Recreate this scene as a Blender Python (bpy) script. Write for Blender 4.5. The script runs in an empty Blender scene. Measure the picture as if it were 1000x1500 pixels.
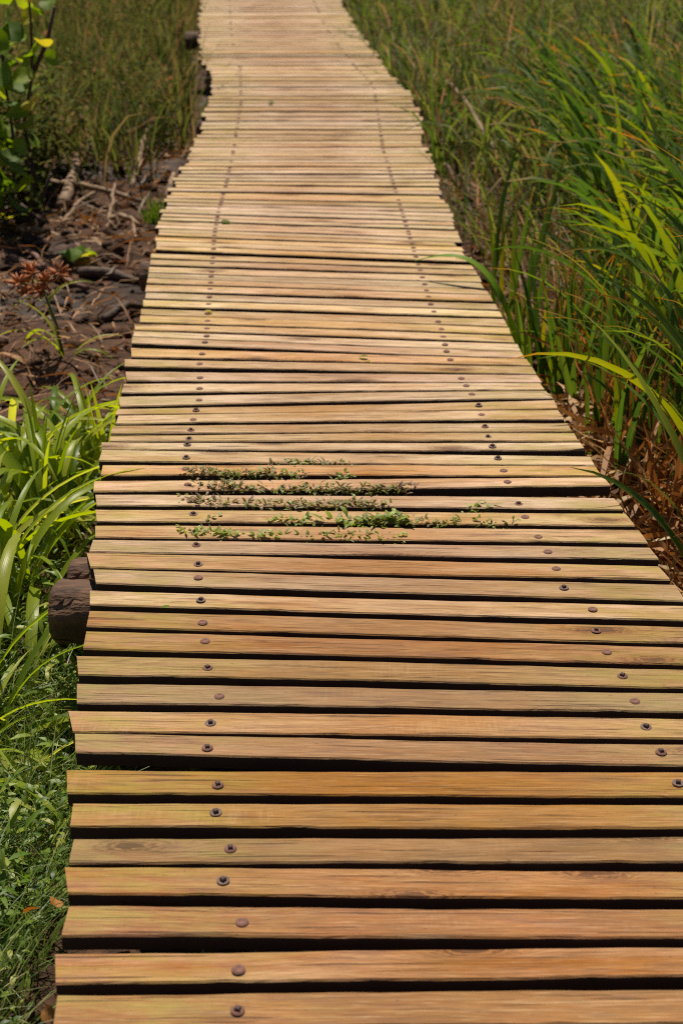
import bpy, bmesh, math, random
import numpy as np
from mathutils import Vector, Matrix, Euler

random.seed(7)
RNG = np.random.default_rng(11)
scene = bpy.context.scene
C = scene.collection
R = math.radians

# ------------------------------------------------------------------ camera
F_PX = 50.0 / 36.0 * 1500.0
TILT = math.atan(1008.0 / F_PX)
CAM_H = 1.781
cam_d = bpy.data.cameras.new('camera')
cam = bpy.data.objects.new('camera', cam_d)
C.objects.link(cam)
cam.location = (0, 0, CAM_H)
cam.rotation_euler = (math.pi / 2 - TILT, 0, 0)
cam_d.lens = 50
cam_d.sensor_width = 36
cam_d.clip_start = 0.05
cam_d.clip_end = 2000
cam_d.dof.use_dof = True
cam_d.dof.focus_distance = 3.55
cam_d.dof.aperture_fstop = 4.2
scene.camera = cam
scene.cycles.use_denoising = False
scene.cycles.filter_width = 1.1

# ------------------------------------------------------------------ light
SUN_EL, SUN_AZ = R(58), R(-11)          # azimuth from +Y towards +X
w = bpy.data.worlds.new('World')
scene.world = w
w.use_nodes = True
nt = w.node_tree
bg = nt.nodes['Background']
sky = nt.nodes.new('ShaderNodeTexSky')
sky.sky_type = 'NISHITA'
sky.sun_disc = False
sky.sun_elevation = SUN_EL
sky.sun_rotation = SUN_AZ
nt.links.new(sky.outputs[0], bg.inputs[0])
bg.inputs[1].default_value = 0.042
sd = bpy.data.lights.new('sun', 'SUN')
sd.energy = 5.0
sd.angle = R(0.5)
sd.color = (1.0, 0.90, 0.76)
sun = bpy.data.objects.new('sun', sd)
C.objects.link(sun)
sdir = Vector((math.sin(SUN_AZ) * math.cos(SUN_EL), math.cos(SUN_AZ) * math.cos(SUN_EL), math.sin(SUN_EL)))
sun.rotation_euler = sdir.to_track_quat('Z', 'Y').to_euler()
sun.location = (0, 8, 20)
vs = scene.view_settings
vs.view_transform = 'Standard'
vs.look = 'None'
vs.exposure = 0.08
vs.gamma = 1.0
vs.use_curve_mapping = False


# ------------------------------------------------------------------ helpers
def at(px, py, z=0.0):
    """the point at height z that the photograph shows at pixel (px, py)"""
    xc = (px - 500.0) / F_PX
    yc = (750.0 - py) / F_PX
    d = Vector((xc, math.cos(TILT) + yc * math.sin(TILT), -math.sin(TILT) + yc * math.cos(TILT)))
    k = (z - CAM_H) / d.z
    return Vector((0, 0, CAM_H)) + d * k


def tag(o, label=None, cat=None, group=None, kind=None):
    if label: o['label'] = label
    if cat: o['category'] = cat
    if group: o['group'] = group
    if kind: o['kind'] = kind
    return o


def empty(name, loc, rz=0.0, label=None, cat=None, group=None):
    o = bpy.data.objects.new(name, None)
    C.objects.link(o)
    o.location = loc
    o.rotation_euler = (0, 0, rz)
    o.empty_display_size = 0.1
    return tag(o, label, cat, group)


def link(name, me, parent=None, loc=(0, 0, 0), rot=(0, 0, 0), scale=(1, 1, 1)):
    o = bpy.data.objects.new(name, me)
    C.objects.link(o)
    o.parent = parent
    o.location = loc
    o.rotation_euler = rot
    o.scale = scale
    return o


def mesh_np(name, V, Fq, mats, uv=None, tint=None, smooth=True, Ft=None, midx=None):
    """mesh from numpy quads (and triangles)"""
    me = bpy.data.meshes.new(name)
    V = np.asarray(V, dtype=np.float32)
    Fq = np.asarray(Fq, dtype=np.int32).reshape(-1, 4)
    nq = len(Fq)
    nt_ = 0 if Ft is None else len(Ft)
    loops = Fq.ravel()
    if nt_: loops = np.concatenate([loops, np.asarray(Ft, dtype=np.int32).ravel()])
    me.vertices.add(len(V))
    me.vertices.foreach_set('co', V.ravel())
    me.loops.add(len(loops))
    me.loops.foreach_set('vertex_index', loops)
    me.polygons.add(nq + nt_)
    starts = np.concatenate([np.arange(nq) * 4, nq * 4 + np.arange(nt_) * 3]).astype(np.int32)
    me.polygons.foreach_set('loop_start', starts)
    me.polygons.foreach_set('use_smooth', np.full(nq + nt_, smooth))
    if midx is not None:
        me.polygons.foreach_set('material_index', np.asarray(midx, dtype=np.int32))
    if uv is not None:
        l = me.uv_layers.new(name='UVMap')
        l.data.foreach_set('uv', np.asarray(uv, dtype=np.float32)[loops].ravel())
    if tint is not None:
        a = me.attributes.new('tint', 'FLOAT', 'POINT')
        a.data.foreach_set('value', np.asarray(tint, dtype=np.float32))
    for m in (mats if isinstance(mats, (list, tuple)) else [mats]):
        me.materials.append(m)
    me.update(calc_edges=True)
    me.validate()
    return me


def blades(P, L, W, az, l0, l1, tint, nseg=5, fold=0.0, twist=0.0, power=1.4, prof='reed', kink=None):
    """many strap shaped leaves at once: bases P (n,3), arching from l0 to l1 (angle off the vertical) towards azimuth az"""
    P = np.asarray(P, float).reshape(-1, 3)
    n = len(P)
    L, W, az, l0, l1, tint, twist = [np.broadcast_to(np.asarray(a, float), (n,)) for a in (L, W, az, l0, l1, tint, twist)]
    t = np.linspace(0, 1, nseg + 1)
    tm = (t[1:] + t[:-1]) / 2
    ang = l0[:, None] + (l1 - l0)[:, None] * tm[None, :] ** power
    if kink is not None:
        ang = ang + kink
    st = L[:, None] / nseg
    h = np.concatenate([np.zeros((n, 1)), np.cumsum(np.sin(ang) * st, 1)], 1)
    z = np.concatenate([np.zeros((n, 1)), np.cumsum(np.cos(ang) * st, 1)], 1)
    ca, sa = np.cos(az)[:, None], np.sin(az)[:, None]
    ctr = np.stack([P[:, 0:1] + h * ca, P[:, 1:2] + h * sa, P[:, 2:3] + z], -1)      # n, s, 3
    angv = np.concatenate([ang[:, :1], (ang[:, 1:] + ang[:, :-1]) / 2, ang[:, -1:]], 1)
    nor = np.stack([np.cos(angv) * ca * np.ones_like(angv), np.cos(angv) * sa * np.ones_like(angv), -np.sin(angv)], -1)
    side = np.stack([-sa * np.ones_like(angv), ca * np.ones_like(angv), np.zeros_like(angv)], -1)
    tw = twist[:, None] * t[None, :]
    s2 = side * np.cos(tw)[..., None] + nor * np.sin(tw)[..., None]
    n2 = nor * np.cos(tw)[..., None] - side * np.sin(tw)[..., None]
    if prof == 'reed':
        wp = np.where(t < 0.35, 0.72 + 0.28 * (t / 0.35), np.clip(1 - ((t - 0.35) / 0.65) ** 2.0, 0.02, 1))
    elif prof == 'strap':
        wp = np.where(t < 0.4, 0.62 + 0.38 * (t / 0.4), np.clip(1 - ((t - 0.4) / 0.6) ** 2.6, 0.03, 1))
    else:
        wp = np.clip(np.sin(np.pi * np.clip(t, 0.02, 0.98)) ** 0.8, 0.05, 1)
    hw = (W[:, None] * wp[None, :] / 2)[..., None]
    if fold:
        v = np.stack([ctr - s2 * hw - n2 * hw * fold, ctr + n2 * hw * fold * 0.3, ctr + s2 * hw - n2 * hw * fold], 2)
        k = 3
    else:
        v = np.stack([ctr - s2 * hw, ctr + s2 * hw], 2)
        k = 2
    S = nseg + 1
    V = v.reshape(-1, 3)
    base = np.arange(n)[:, None, None] * (S * k) + np.arange(nseg)[None, :, None] * k + np.arange(k - 1)[None, None, :]
    Fq = np.stack([base, base + 1, base + 1 + k, base + k], -1).reshape(-1, 4)
    u = np.linspace(0, 1, k)
    uv = np.zeros((n, S, k, 2))
    uv[..., 0] = u
    uv[..., 1] = t[None, :, None]
    tt = np.repeat(tint, S * k)
    return V, Fq, uv.reshape(-1, 2), tt


def cat_geo(parts):
    Vs, Fs, Us, Ts, off = [], [], [], [], 0
    for V, Fq, U, T in parts:
        Vs.append(V); Fs.append(Fq + off); Us.append(U); Ts.append(T)
        off += len(V)
    return np.concatenate(Vs), np.concatenate(Fs), np.concatenate(Us), np.concatenate(Ts)


def tube(pts, radii, n=8, wob=0.0, cap=True):
    """tube through pts; returns V, quads, tris"""
    pts = [Vector(p) for p in pts]
    V, Fq, Ft = [], [], []
    up = Vector((0, 0, 1))
    for i, p in enumerate(pts):
        d = (pts[min(i + 1, len(pts) - 1)] - pts[max(i - 1, 0)]).normalized()
        a = d.cross(up)
        if a.length < 1e-3: a = d.cross(Vector((1, 0, 0)))
        a.normalize()
        b = a.cross(d).normalized()
        for k in range(n):
            th = 2 * math.pi * k / n
            r = radii[i] * (1 + wob * (random.random() - 0.5))
            V.append(p + (a * math.cos(th) + b * math.sin(th)) * r)
    for i in range(len(pts) - 1):
        for k in range(n):
            k2 = (k + 1) % n
            Fq.append((i * n + k, i * n + k2, (i + 1) * n + k2, (i + 1) * n + k))
    if cap:
        c0 = len(V); V.append(pts[0]); c1 = len(V); V.append(pts[-1])
        for k in range(n):
            k2 = (k + 1) % n
            Ft.append((c0, k2, k))
            o = (len(pts) - 1) * n
            Ft.append((c1, o + k, o + k2))
    return np.array([tuple(v) for v in V]), np.array(Fq), np.array(Ft) if Ft else None


def tube_mesh(name, pts, radii, mat, n=8, wob=0.0):
    V, Fq, Ft = tube(pts, radii, n, wob)
    return mesh_np(name, V, Fq, mat, Ft=Ft)


# ------------------------------------------------------------------ materials
class NT:
    def __init__(self, name):
        self.m = bpy.data.materials.new(name)
        self.m.use_nodes = True
        self.t = self.m.node_tree
        self.b = self.t.nodes['Principled BSDF']
        self.out = self.t.nodes['Material Output']

    def n(self, typ, ins=None, **kw):
        nd = self.t.nodes.new('ShaderNode' + typ)
        for k, v in kw.items(): setattr(nd, k, v)
        for k, v in (ins or {}).items():
            if isinstance(v, bpy.types.NodeSocket): self.t.links.new(v, nd.inputs[k])
            else: nd.inputs[k].default_value = v
        return nd

    def l(self, a, b): self.t.links.new(a, b)

    def math(self, op, a, b=None, c=None, clamp=False):
        ins = {0: a}
        if b is not None: ins[1] = b
        if c is not None: ins[2] = c
        return self.n('Math', ins, operation=op, use_clamp=clamp).outputs[0]

    def ramp(self, fac, stops, interp='LINEAR'):
        r = self.n('ValToRGB', {0: fac})
        cr = r.color_ramp
        cr.interpolation = interp
        while len(cr.elements) < len(stops): cr.elements.new(0.5)
        for e, (p, c) in zip(cr.elements, stops):
            e.position = p
            e.color = (c[0], c[1], c[2], 1) if isinstance(c, (tuple, list)) else (c, c, c, 1)
        return r.outputs[0]

    def mix(self, fac, a, b, blend='MIX'):
        nd = self.n('Mix', data_type='RGBA', blend_type=blend, clamp_factor=True)
        for k, v in ((0, fac), (6, a), (7, b)):
            if isinstance(v, bpy.types.NodeSocket): self.t.links.new(v, nd.inputs[k])
            else: nd.inputs[k].default_value = v if k == 0 else (v[0], v[1], v[2], 1)
        return nd.outputs[2]

    def vec(self, src, scale=(1, 1, 1), loc=(0, 0, 0)):
        m = self.n('Mapping', {'Vector': src, 'Scale': scale, 'Location': loc})
        return m.outputs[0]

    def noise(self, v, scale=1.0, detail=3.0, rough=0.55, dist=0.0):
        return self.n('TexNoise', {'Vector': v, 'Scale': scale, 'Detail': detail, 'Roughness': rough, 'Distortion': dist}).outputs[0]


def make_plank_mat():
    g = NT('weathered_pine')
    tc = g.n('TexCoord').outputs['Object']
    rnd = g.n('ObjectInfo').outputs['Random']
    off = g.n('CombineXYZ', {0: g.math('MULTIPLY', rnd, 53.0), 1: g.math('MULTIPLY', rnd, 17.0), 2: g.math('MULTIPLY', rnd, 31.0)}).outputs[0]
    p = g.n('VectorMath', {0: tc, 1: off}, operation='ADD').outputs[0]
    sep = g.n('SeparateXYZ', {0: p})
    # knots: stretched cells, few of them
    kv = g.vec(p, (1.45, 5.5, 0.01))
    vor = g.n('TexVoronoi', {'Vector': kv, 'Scale': 1.0, 'Randomness': 1.0}, voronoi_dimensions='2D')
    d = vor.outputs['Distance']
    kv2 = g.math('MULTIPLY', g.math('SUBTRACT', g.n('SeparateColor', {0: vor.outputs['Color']}).outputs[0], 0.25), 1.0)
    has = g.math('GREATER_THAN', kv2, 0.0)
    bend = g.math('MULTIPLY', g.math('POWER', 2.718, g.math('MULTIPLY', g.math('MULTIPLY', d, d), -38.0)), has)
    slow = g.noise(g.vec(p, (1.3, 6.0, 1.0)), 1.0, 2.0)
    # growth rings cut lengthwise
    yy = g.math('ADD', g.math('MULTIPLY', sep.outputs[1], 62.0), g.math('MULTIPLY', slow, 11.0))
    yy = g.math('ADD', yy, g.math('MULTIPLY', bend, 6.0))
    wob = g.noise(g.vec(p, (7.0, 120.0, 10.0)), 1.0, 3.0)
    yy = g.math('ADD', yy, g.math('MULTIPLY', wob, 1.0))
    ring = g.math('FRACT', yy)
    ring = g.ramp(ring, [(0.0, 0.0), (0.55, 0.35), (0.86, 1.0), (1.0, 0.0)])
    fib = g.noise(g.vec(p, (16.0, 460.0, 60.0)), 1.0, 4.0, 0.7)
    fib2 = g.noise(g.vec(p, (4.0, 170.0, 20.0)), 1.0, 4.0, 0.65)
    patch = g.noise(g.vec(p, (3.2, 9.0, 3.0)), 1.0, 3.0, 0.6)
    patch2 = g.noise(g.vec(p, (2.6, 22.0, 3.0), (4.3, 9.1, 2.2)), 1.0, 5.0, 0.65)
    tone = g.n('SeparateColor', {0: g.n('ObjectInfo').outputs['Color']})
    worn, silver, pink = tone.outputs[0], tone.outputs[1], tone.outputs[2]
    axw = g.math('ABSOLUTE', g.math('ADD', g.n('SeparateXYZ', {0: tc}).outputs[0], g.math('MULTIPLY', g.math('SUBTRACT', slow, 0.5), 0.5)))
    track = g.ramp(axw, [(0.12, 1.0), (0.50, 0.0)])                  # feet keep the middle warm, the ends go grey and green
    worn = g.math('ADD', worn, g.math('MULTIPLY', track, 0.32), clamp=True)
    silver = g.math('MULTIPLY', silver, g.math('SUBTRACT', 1.12, g.math('MULTIPLY', track, 0.45)), clamp=True)
    light = g.mix(worn, (0.60, 0.41, 0.205), (0.270, 0.113, 0.027))  # worn colour also darkened to carry the lens falloff on near boards
    dark = (0.215, 0.090, 0.026)
    col = g.mix(g.math('MULTIPLY', ring, 0.62), light, dark)
    col = g.mix(g.ramp(fib2, [(0.34, 0.62), (0.50, 0.0)]), col, (0.175, 0.090, 0.040))
    col = g.mix(g.ramp(fib2, [(0.54, 0.0), (0.74, 0.55)]), col, (0.60, 0.42, 0.23))
    col = g.mix(g.ramp(patch, [(0.42, 0.0), (0.68, 0.6)]), col, (0.37, 0.158, 0.036))       # orange, freshly worn
    sv = g.math('MULTIPLY', g.ramp(patch2, [(0.34, 0.0), (0.64, 1.0)]), silver)
    col = g.mix(sv, col, g.mix(pink, (0.68, 0.52, 0.345), (0.73, 0.51, 0.375)))          # silvered by the weather
    fc = g.ramp(fib, [(0.30, 0.55), (0.50, 0.0)])
    col = g.mix(fc, col, (0.15, 0.075, 0.032))
    col = g.mix(g.ramp(fib, [(0.55, 0.0), (0.75, 0.5)]), col, (0.66, 0.48, 0.27))
    blot = g.noise(g.vec(p, (9.0, 30.0, 9.0), (5.5, 1.5, 3)), 1.0, 6.0, 0.7)
    col = g.mix(g.ramp(blot, [(0.50, 0.0), (0.72, 0.42)]), col, (0.19, 0.115, 0.055))     # trodden dirt
    # algae towards the ends
    ax = g.math('ABSOLUTE', g.n('SeparateXYZ', {0: tc}).outputs[0])
    endm = g.ramp(ax, [(0.26, 0.12), (0.60, 1.0)])
    alg = g.noise(g.vec(p, (6.0, 26.0, 3.0), (1.2, 3.3, 0)), 1.0, 6.0, 0.75)
    col = g.mix(g.math('MULTIPLY', endm, g.ramp(alg, [(0.42, 0.0), (0.64, 0.72)])), col, (0.31, 0.255, 0.055))
    # knots
    kn = g.noise(g.vec(p, (22.0, 85.0, 10.0)), 1.0, 4.0, 0.65)
    dk = g.math('ADD', d, g.math('MULTIPLY', g.math('SUBTRACT', kn, 0.5), 0.13))
    kw = g.math('MULTIPLY_ADD', g.math('SINE', g.math('MULTIPLY', dk, 190.0)), 0.5, 0.5)
    kr = g.mix(kw, (0.32, 0.165, 0.065), (0.075, 0.033, 0.014))
    kr = g.mix(g.ramp(dk, [(0.025, 1.0), (0.055, 0.0)]), kr, (0.075, 0.036, 0.018))
    km = g.math('MULTIPLY', g.ramp(dk, [(0.06, 0.8), (0.15, 0.0)]), has)
    col = g.mix(km, col, kr)
    # pinkish stains and dark weather streaks
    st = g.noise(g.vec(p, (5.0, 34.0, 5.0), (7, 2, 5)), 1.0, 4.0, 0.6)
    col = g.mix(g.ramp(st, [(0.56, 0.0), (0.74, 0.65)]), col, (0.170, 0.085, 0.055))
    crk = g.noise(g.vec(p, (3.2, 165.0, 8.0), (3, 8, 1)), 1.0, 3.0, 0.5)
    crm = g.ramp(crk, [(0.635, 0.0), (0.675, 1.0)])
    col = g.mix(g.math('MULTIPLY', crm, 0.62), col, (0.065, 0.036, 0.022))
    spk = g.noise(g.vec(p, (60.0, 150.0, 60.0)), 1.0, 2.0)
    col = g.mix(g.ramp(spk, [(0.68, 0.0), (0.77, 0.6)]), col, (0.085, 0.045, 0.025))
    saw = g.noise(g.vec(p, (150.0, 14.0, 1.0)), 1.0, 3.0, 0.6, 0.4)          # rough sawn marks across the board
    sawm = g.ramp(g.noise(g.vec(p, (2.2, 7.0, 1.0), (9, 4, 4)), 1.0, 2.0), [(0.58, 0.0), (0.72, 0.8)])
    col = g.mix(g.math('MULTIPLY', sawm, g.ramp(saw, [(0.45, 0.0), (0.62, 0.22)])), col, (0.56, 0.40, 0.23))
    # every plank its own tone
    r2 = g.math('FRACT', g.math('MULTIPLY', rnd, 71.3))
    r3 = g.math('FRACT', g.math('MULTIPLY', rnd, 193.7))
    hsv = g.n('HueSaturation', {'Hue': g.math('ADD', 0.4920, g.math('MULTIPLY', r3, 0.013)),
                                'Saturation': g.math('ADD', 0.90, g.math('MULTIPLY', r2, 0.22)),
                                'Value': g.math('ADD', 0.92, g.math('MULTIPLY', rnd, 0.36)), 'Color': col}).outputs[0]
    # sides, end grain and undersides: their shade painted into the colour
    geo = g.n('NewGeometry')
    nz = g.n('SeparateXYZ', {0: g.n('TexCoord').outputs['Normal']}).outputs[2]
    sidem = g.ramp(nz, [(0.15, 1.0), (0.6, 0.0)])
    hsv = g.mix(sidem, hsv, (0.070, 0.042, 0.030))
    g.l(hsv, g.b.inputs['Base Color'])
    g.b.inputs['Roughness'].default_value = 0.74
    g.b.inputs['Specular IOR Level'].default_value = 0.2
    hgt = g.math('ADD', g.math('MULTIPLY', fib, 0.6), g.math('MULTIPLY', fib2, 0.8))
    hgt = g.math('SUBTRACT', hgt, g.math('MULTIPLY', crm, 1.5))
    hgt = g.math('SUBTRACT', hgt, g.math('MULTIPLY', ring, 0.25))
    hgt = g.math('ADD', hgt, g.math('MULTIPLY', g.math('MULTIPLY', sawm, saw), 0.5))
    bp = g.n('Bump', {'Strength': 0.7, 'Distance': 0.003, 'Height': hgt})
    g.l(bp.outputs[0], g.b.inputs['Normal'])
    return g.m


def make_log_mat(name, base, base2, pink):
    g = NT(name)
    tc = g.n('TexCoord').outputs['Object']
    a = g.noise(g.vec(tc, (2.0, 14.0, 14.0)), 1.0, 5.0, 0.65)
    b = g.noise(tc, 9.0, 5.0, 0.65)
    col = g.mix(g.ramp(a, [(0.35, 0.0), (0.65, 1.0)]), base, base2)
    col = g.mix(g.ramp(b, [(0.5, 0.0), (0.7, 0.8)]), col, pink)
    c = g.noise(g.vec(tc, (3.0, 50.0, 50.0)), 1.0, 3.0)
    cm = g.ramp(c, [(0.62, 0.0), (0.68, 1.0)])
    col = g.mix(cm, col, (0.015, 0.01, 0.009))
    g.l(col, g.b.inputs['Base Color'])
    g.b.inputs['Roughness'].default_value = 0.8
    h = g.math('SUBTRACT', g.math('ADD', a, g.math('MULTIPLY', b, 0.6)), cm)
    g.l(g.n('Bump', {'Strength': 1.0, 'Distance': 0.018, 'Height': h}).outputs[0], g.b.inputs['Normal'])
    return g.m


def make_leaf_mat(name, stops, tip=None, tip_at=0.85, base_c=None, base_to=0.2, attr=False, trans=0.4, rough=0.38, spec=0.5, mott=0.25, grad=None):
    """stops: colour ramp over the leaf's own random number; tip: dried tip colour"""
    g = NT(name)
    if attr:
        rnd = g.n('Attribute', attribute_name='tint').outputs['Fac']
    else:
        rnd = g.n('ObjectInfo').outputs['Random']
    col = g.ramp(rnd, stops)
    uv = g.n('TexCoord').outputs['UV']
    sep = g.n('SeparateXYZ', {0: uv})
    v = sep.outputs[1]
    r2 = g.math('FRACT', g.math('MULTIPLY', rnd, 37.7))
    if base_c:
        col = g.mix(g.ramp(v, [(0.0, 1.0), (base_to, 0.0)]), col, base_c)
    if tip:
        f = g.ramp(v, [(tip_at, 0.0), (min(1.0, tip_at + 0.1), 1.0)])
        f = g.math('MULTIPLY', f, g.math('GREATER_THAN', r2, 0.45))
        col = g.mix(f, col, tip)
    gp = g.n('NewGeometry').outputs['Position']
    mo = g.noise(gp, 14.0, 3.0)
    col = g.mix(g.ramp(mo, [(0.45, 0.0), (0.75, mott)]), col, (0.22, 0.20, 0.04))
    vein = g.math('SINE', g.math('MULTIPLY', sep.outputs[0], 60.0))
    vein = g.math('MULTIPLY_ADD', vein, 0.5, 0.5)
    rib = g.ramp(g.math('ABSOLUTE', g.math('SUBTRACT', sep.outputs[0], 0.5)), [(0.0, 1.0), (0.07, 0.0)])
    col = g.mix(g.math('MULTIPLY', rib, 0.3), col, (0.24, 0.30, 0.08))
    g.l(col, g.b.inputs['Base Color'])
    g.b.inputs['Roughness'].default_value = rough
    g.b.inputs['Specular IOR Level'].default_value = spec
    g.l(g.n('Bump', {'Strength': 0.2, 'Distance': 0.0006, 'Height': vein}).outputs[0], g.b.inputs['Normal'])
    if trans:
        tcol = g.n('HueSaturation', {'Hue': 0.485, 'Saturation': 1.1, 'Value': 1.7, 'Color': col}).outputs[0]
        tr = g.n('BsdfTranslucent', {'Color': tcol})
        mx = g.n('MixShader', {0: trans, 1: g.b.outputs[0], 2: tr.outputs[0]})
        g.l(mx.outputs[0], g.out.inputs['Surface'])
    return g.m


def make_simple(name, col, rough=0.7, metallic=0.0, var=None, scale=40.0, bump=0.0):
    g = NT(name)
    c = col
    tc = g.n('TexCoord').outputs['Object']
    nz = g.noise(tc, scale, 4.0, 0.6)
    if var:
        c = g.mix(g.ramp(nz, [(0.35, 0.0), (0.65, 1.0)]), col, var)
        g.l(c, g.b.inputs['Base Color'])
    else:
        g.b.inputs['Base Color'].default_value = (*col, 1)
    g.b.inputs['Roughness'].default_value = rough
    g.b.inputs['Metallic'].default_value = metallic
    if bump:
        g.l(g.n('Bump', {'Strength': 0.7, 'Distance': bump, 'Height': nz}).outputs[0], g.b.inputs['Normal'])
    return g.m


def make_mud():
    g = NT('wet_mud')
    p = g.n('NewGeometry').outputs['Position']
    a = g.noise(p, 1.3, 5.0, 0.6)
    b = g.noise(p, 9.0, 6.0, 0.7)
    c = g.noise(p, 45.0, 4.0, 0.7)
    col = g.mix(g.ramp(a, [(0.4, 0.0), (0.62, 1.0)]), (0.026, 0.014, 0.009), (0.10, 0.052, 0.030))
    col = g.mix(g.ramp(b, [(0.48, 0.0), (0.7, 0.9)]), col, (0.17, 0.088, 0.050))
    col = g.mix(g.ramp(c, [(0.55, 0.0), (0.72, 0.7)]), col, (0.009, 0.006, 0.005))
    g.b.inputs['Specular IOR Level'].default_value = 0.25
    g.l(col, g.b.inputs['Base Color'])
    g.l(g.ramp(a, [(0.40, 0.55), (0.48, 0.95)]), g.b.inputs['Roughness'])
    h = g.math('ADD', b, g.math('MULTIPLY', c, 0.35))
    g.l(g.n('Bump', {'Strength': 1.0, 'Distance': 0.03, 'Height': h}).outputs[0], g.b.inputs['Normal'])
    return g.m


M_PLANK = make_plank_mat()
M_LOG = make_log_mat('dark_log_bark', (0.060, 0.028, 0.014), (0.16, 0.075, 0.036), (0.27, 0.145, 0.075))
M_POLE = make_log_mat('dark_pole', (0.030, 0.020, 0.015), (0.055, 0.034, 0.025), (0.07, 0.042, 0.032))
M_STICK = make_log_mat('dead_stick', (0.20, 0.12, 0.07), (0.34, 0.22, 0.13), (0.42, 0.29, 0.19))
M_STICK_RED = make_log_mat('reddish_stick', (0.13, 0.06, 0.045), (0.22, 0.11, 0.08), (0.28, 0.16, 0.12))
M_STICK_DARK = make_log_mat('wet_stick', (0.05, 0.03, 0.02), (0.09, 0.055, 0.038), (0.13, 0.08, 0.05))
M_RUST = make_simple('rusted_iron', (0.25, 0.115, 0.082), 0.85, 0.0, (0.15, 0.075, 0.058), 160.0, 0.001)
M_STEEL = make_simple('dull_galvanised_iron', (0.21, 0.135, 0.11), 0.8, 0.0, (0.12, 0.070, 0.056), 160.0, 0.001)
M_NUT = make_simple('dark_bolt_head', (0.10, 0.055, 0.045), 0.8, 0.0, (0.055, 0.032, 0.028), 200.0)
M_MUD = make_mud()
STRAP = [(0.0, (0.10, 0.18, 0.012)), (0.25, (0.22, 0.31, 0.022)), (0.7, (0.34, 0.42, 0.04)), (1.0, (0.46, 0.47, 0.08))]
M_STRAP = make_leaf_mat('strap_leaf', STRAP, tip=(0.32, 0.20, 0.05), tip_at=0.92, trans=0.52, rough=0.34, spec=0.28, mott=0.15)
REED = [(0.0, (0.030, 0.080, 0.012)), (0.4, (0.070, 0.150, 0.020)), (0.78, (0.140, 0.220, 0.030)), (0.93, (0.20, 0.26, 0.022)), (1.0, (0.38, 0.34, 0.035))]
M_REED = make_leaf_mat('reed_leaf', REED, tip=(0.50, 0.22, 0.045), tip_at=0.88, trans=0.42, rough=0.45, spec=0.22, mott=0.15)
M_REED_A = make_leaf_mat('reed_leaves', REED, tip=(0.50, 0.24, 0.05), tip_at=0.86, attr=True, trans=0.42, rough=0.5, spec=0.18, mott=0.15)
M_GRASS = make_leaf_mat('marsh_grass', [(0.0, (0.05, 0.105, 0.016)), (0.35, (0.11, 0.175, 0.030)), (0.65, (0.18, 0.22, 0.045)), (0.8, (0.25, 0.23, 0.065)), (0.9, (0.32, 0.20, 0.09)), (1.0, (0.37, 0.22, 0.11))],
                        attr=True, trans=0.4, rough=0.6, spec=0.25, mott=0.25)
M_DEAD = make_leaf_mat('dead_reed', [(0.0, (0.11, 0.050, 0.020)), (0.35, (0.28, 0.13, 0.045)), (0.65, (0.48, 0.22, 0.065)), (0.85, (0.52, 0.34, 0.15)), (1.0, (0.62, 0.47, 0.27))], attr=True, trans=0.2, rough=0.6, mott=0.3)
M_DEAD_O = make_leaf_mat('dried_leaf', [(0.0, (0.30, 0.11, 0.03)), (0.6, (0.45, 0.19, 0.045)), (1.0, (0.55, 0.33, 0.12))], trans=0.25, rough=0.55, mott=0.3)
M_UNDER = make_leaf_mat('undergrowth_leaf', [(0.0, (0.040, 0.064, 0.013)), (0.35, (0.085, 0.115, 0.024)), (0.65, (0.15, 0.16, 0.042)), (0.8, (0.22, 0.165, 0.065)), (1.0, (0.25, 0.13, 0.065))], attr=True, trans=0.35, rough=0.85, spec=0.06, mott=0.2)
M_STALK = make_leaf_mat('pale_grass_stem', [(0.0, (0.05, 0.11, 0.015)), (0.6, (0.14, 0.22, 0.03)), (0.8, (0.25, 0.31, 0.08)), (1.0, (0.44, 0.45, 0.20))], attr=True, trans=0.3, rough=0.4, mott=0.1)
M_WEED = make_leaf_mat('low_weed', [(0.0, (0.035, 0.085, 0.010)), (0.5, (0.09, 0.18, 0.018)), (0.85, (0.20, 0.30, 0.028)), (1.0, (0.34, 0.37, 0.05))], attr=True, trans=0.35, rough=0.42, mott=0.15)
M_CREEP = make_leaf_mat('creeping_weed', [(0.0, (0.14, 0.075, 0.032)), (0.35, (0.18, 0.14, 0.03)), (0.6, (0.16, 0.22, 0.025)), (1.0, (0.28, 0.38, 0.03))], attr=True, trans=0.3, rough=0.45, mott=0.3)
M_SHRUB = make_leaf_mat('round_leaf', [(0.0, (0.07, 0.15, 0.015)), (0.5, (0.17, 0.28, 0.025)), (0.8, (0.30, 0.38, 0.04)), (1.0, (0.46, 0.42, 0.05))], trans=0.5, rough=0.6, spec=0.2, mott=0.2)
M_BRIGHT = make_leaf_mat('bright_leaf', [(0.0, (0.11, 0.24, 0.012)), (1.0, (0.15, 0.28, 0.018))], trans=0.35, rough=0.5, spec=0.15, mott=0.1)
M_STEMB = make_simple('brown_stem', (0.10, 0.06, 0.038), 0.8, 0, (0.05, 0.03, 0.022), 60.0)
M_STEMG = make_simple('green_stem', (0.08, 0.13, 0.025), 0.55, 0, (0.11, 0.12, 0.03), 60.0)
M_SEDGE = make_simple('rust_red_seed_head', (0.55, 0.18, 0.04), 0.7, 0, (0.34, 0.10, 0.025), 150.0)
M_YELLOW = make_simple('yellow_petal', (0.75, 0.55, 0.02), 0.5, 0, (0.7, 0.42, 0.02), 60.0)

# ------------------------------------------------------------------ ground
GZ = -0.50


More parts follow.
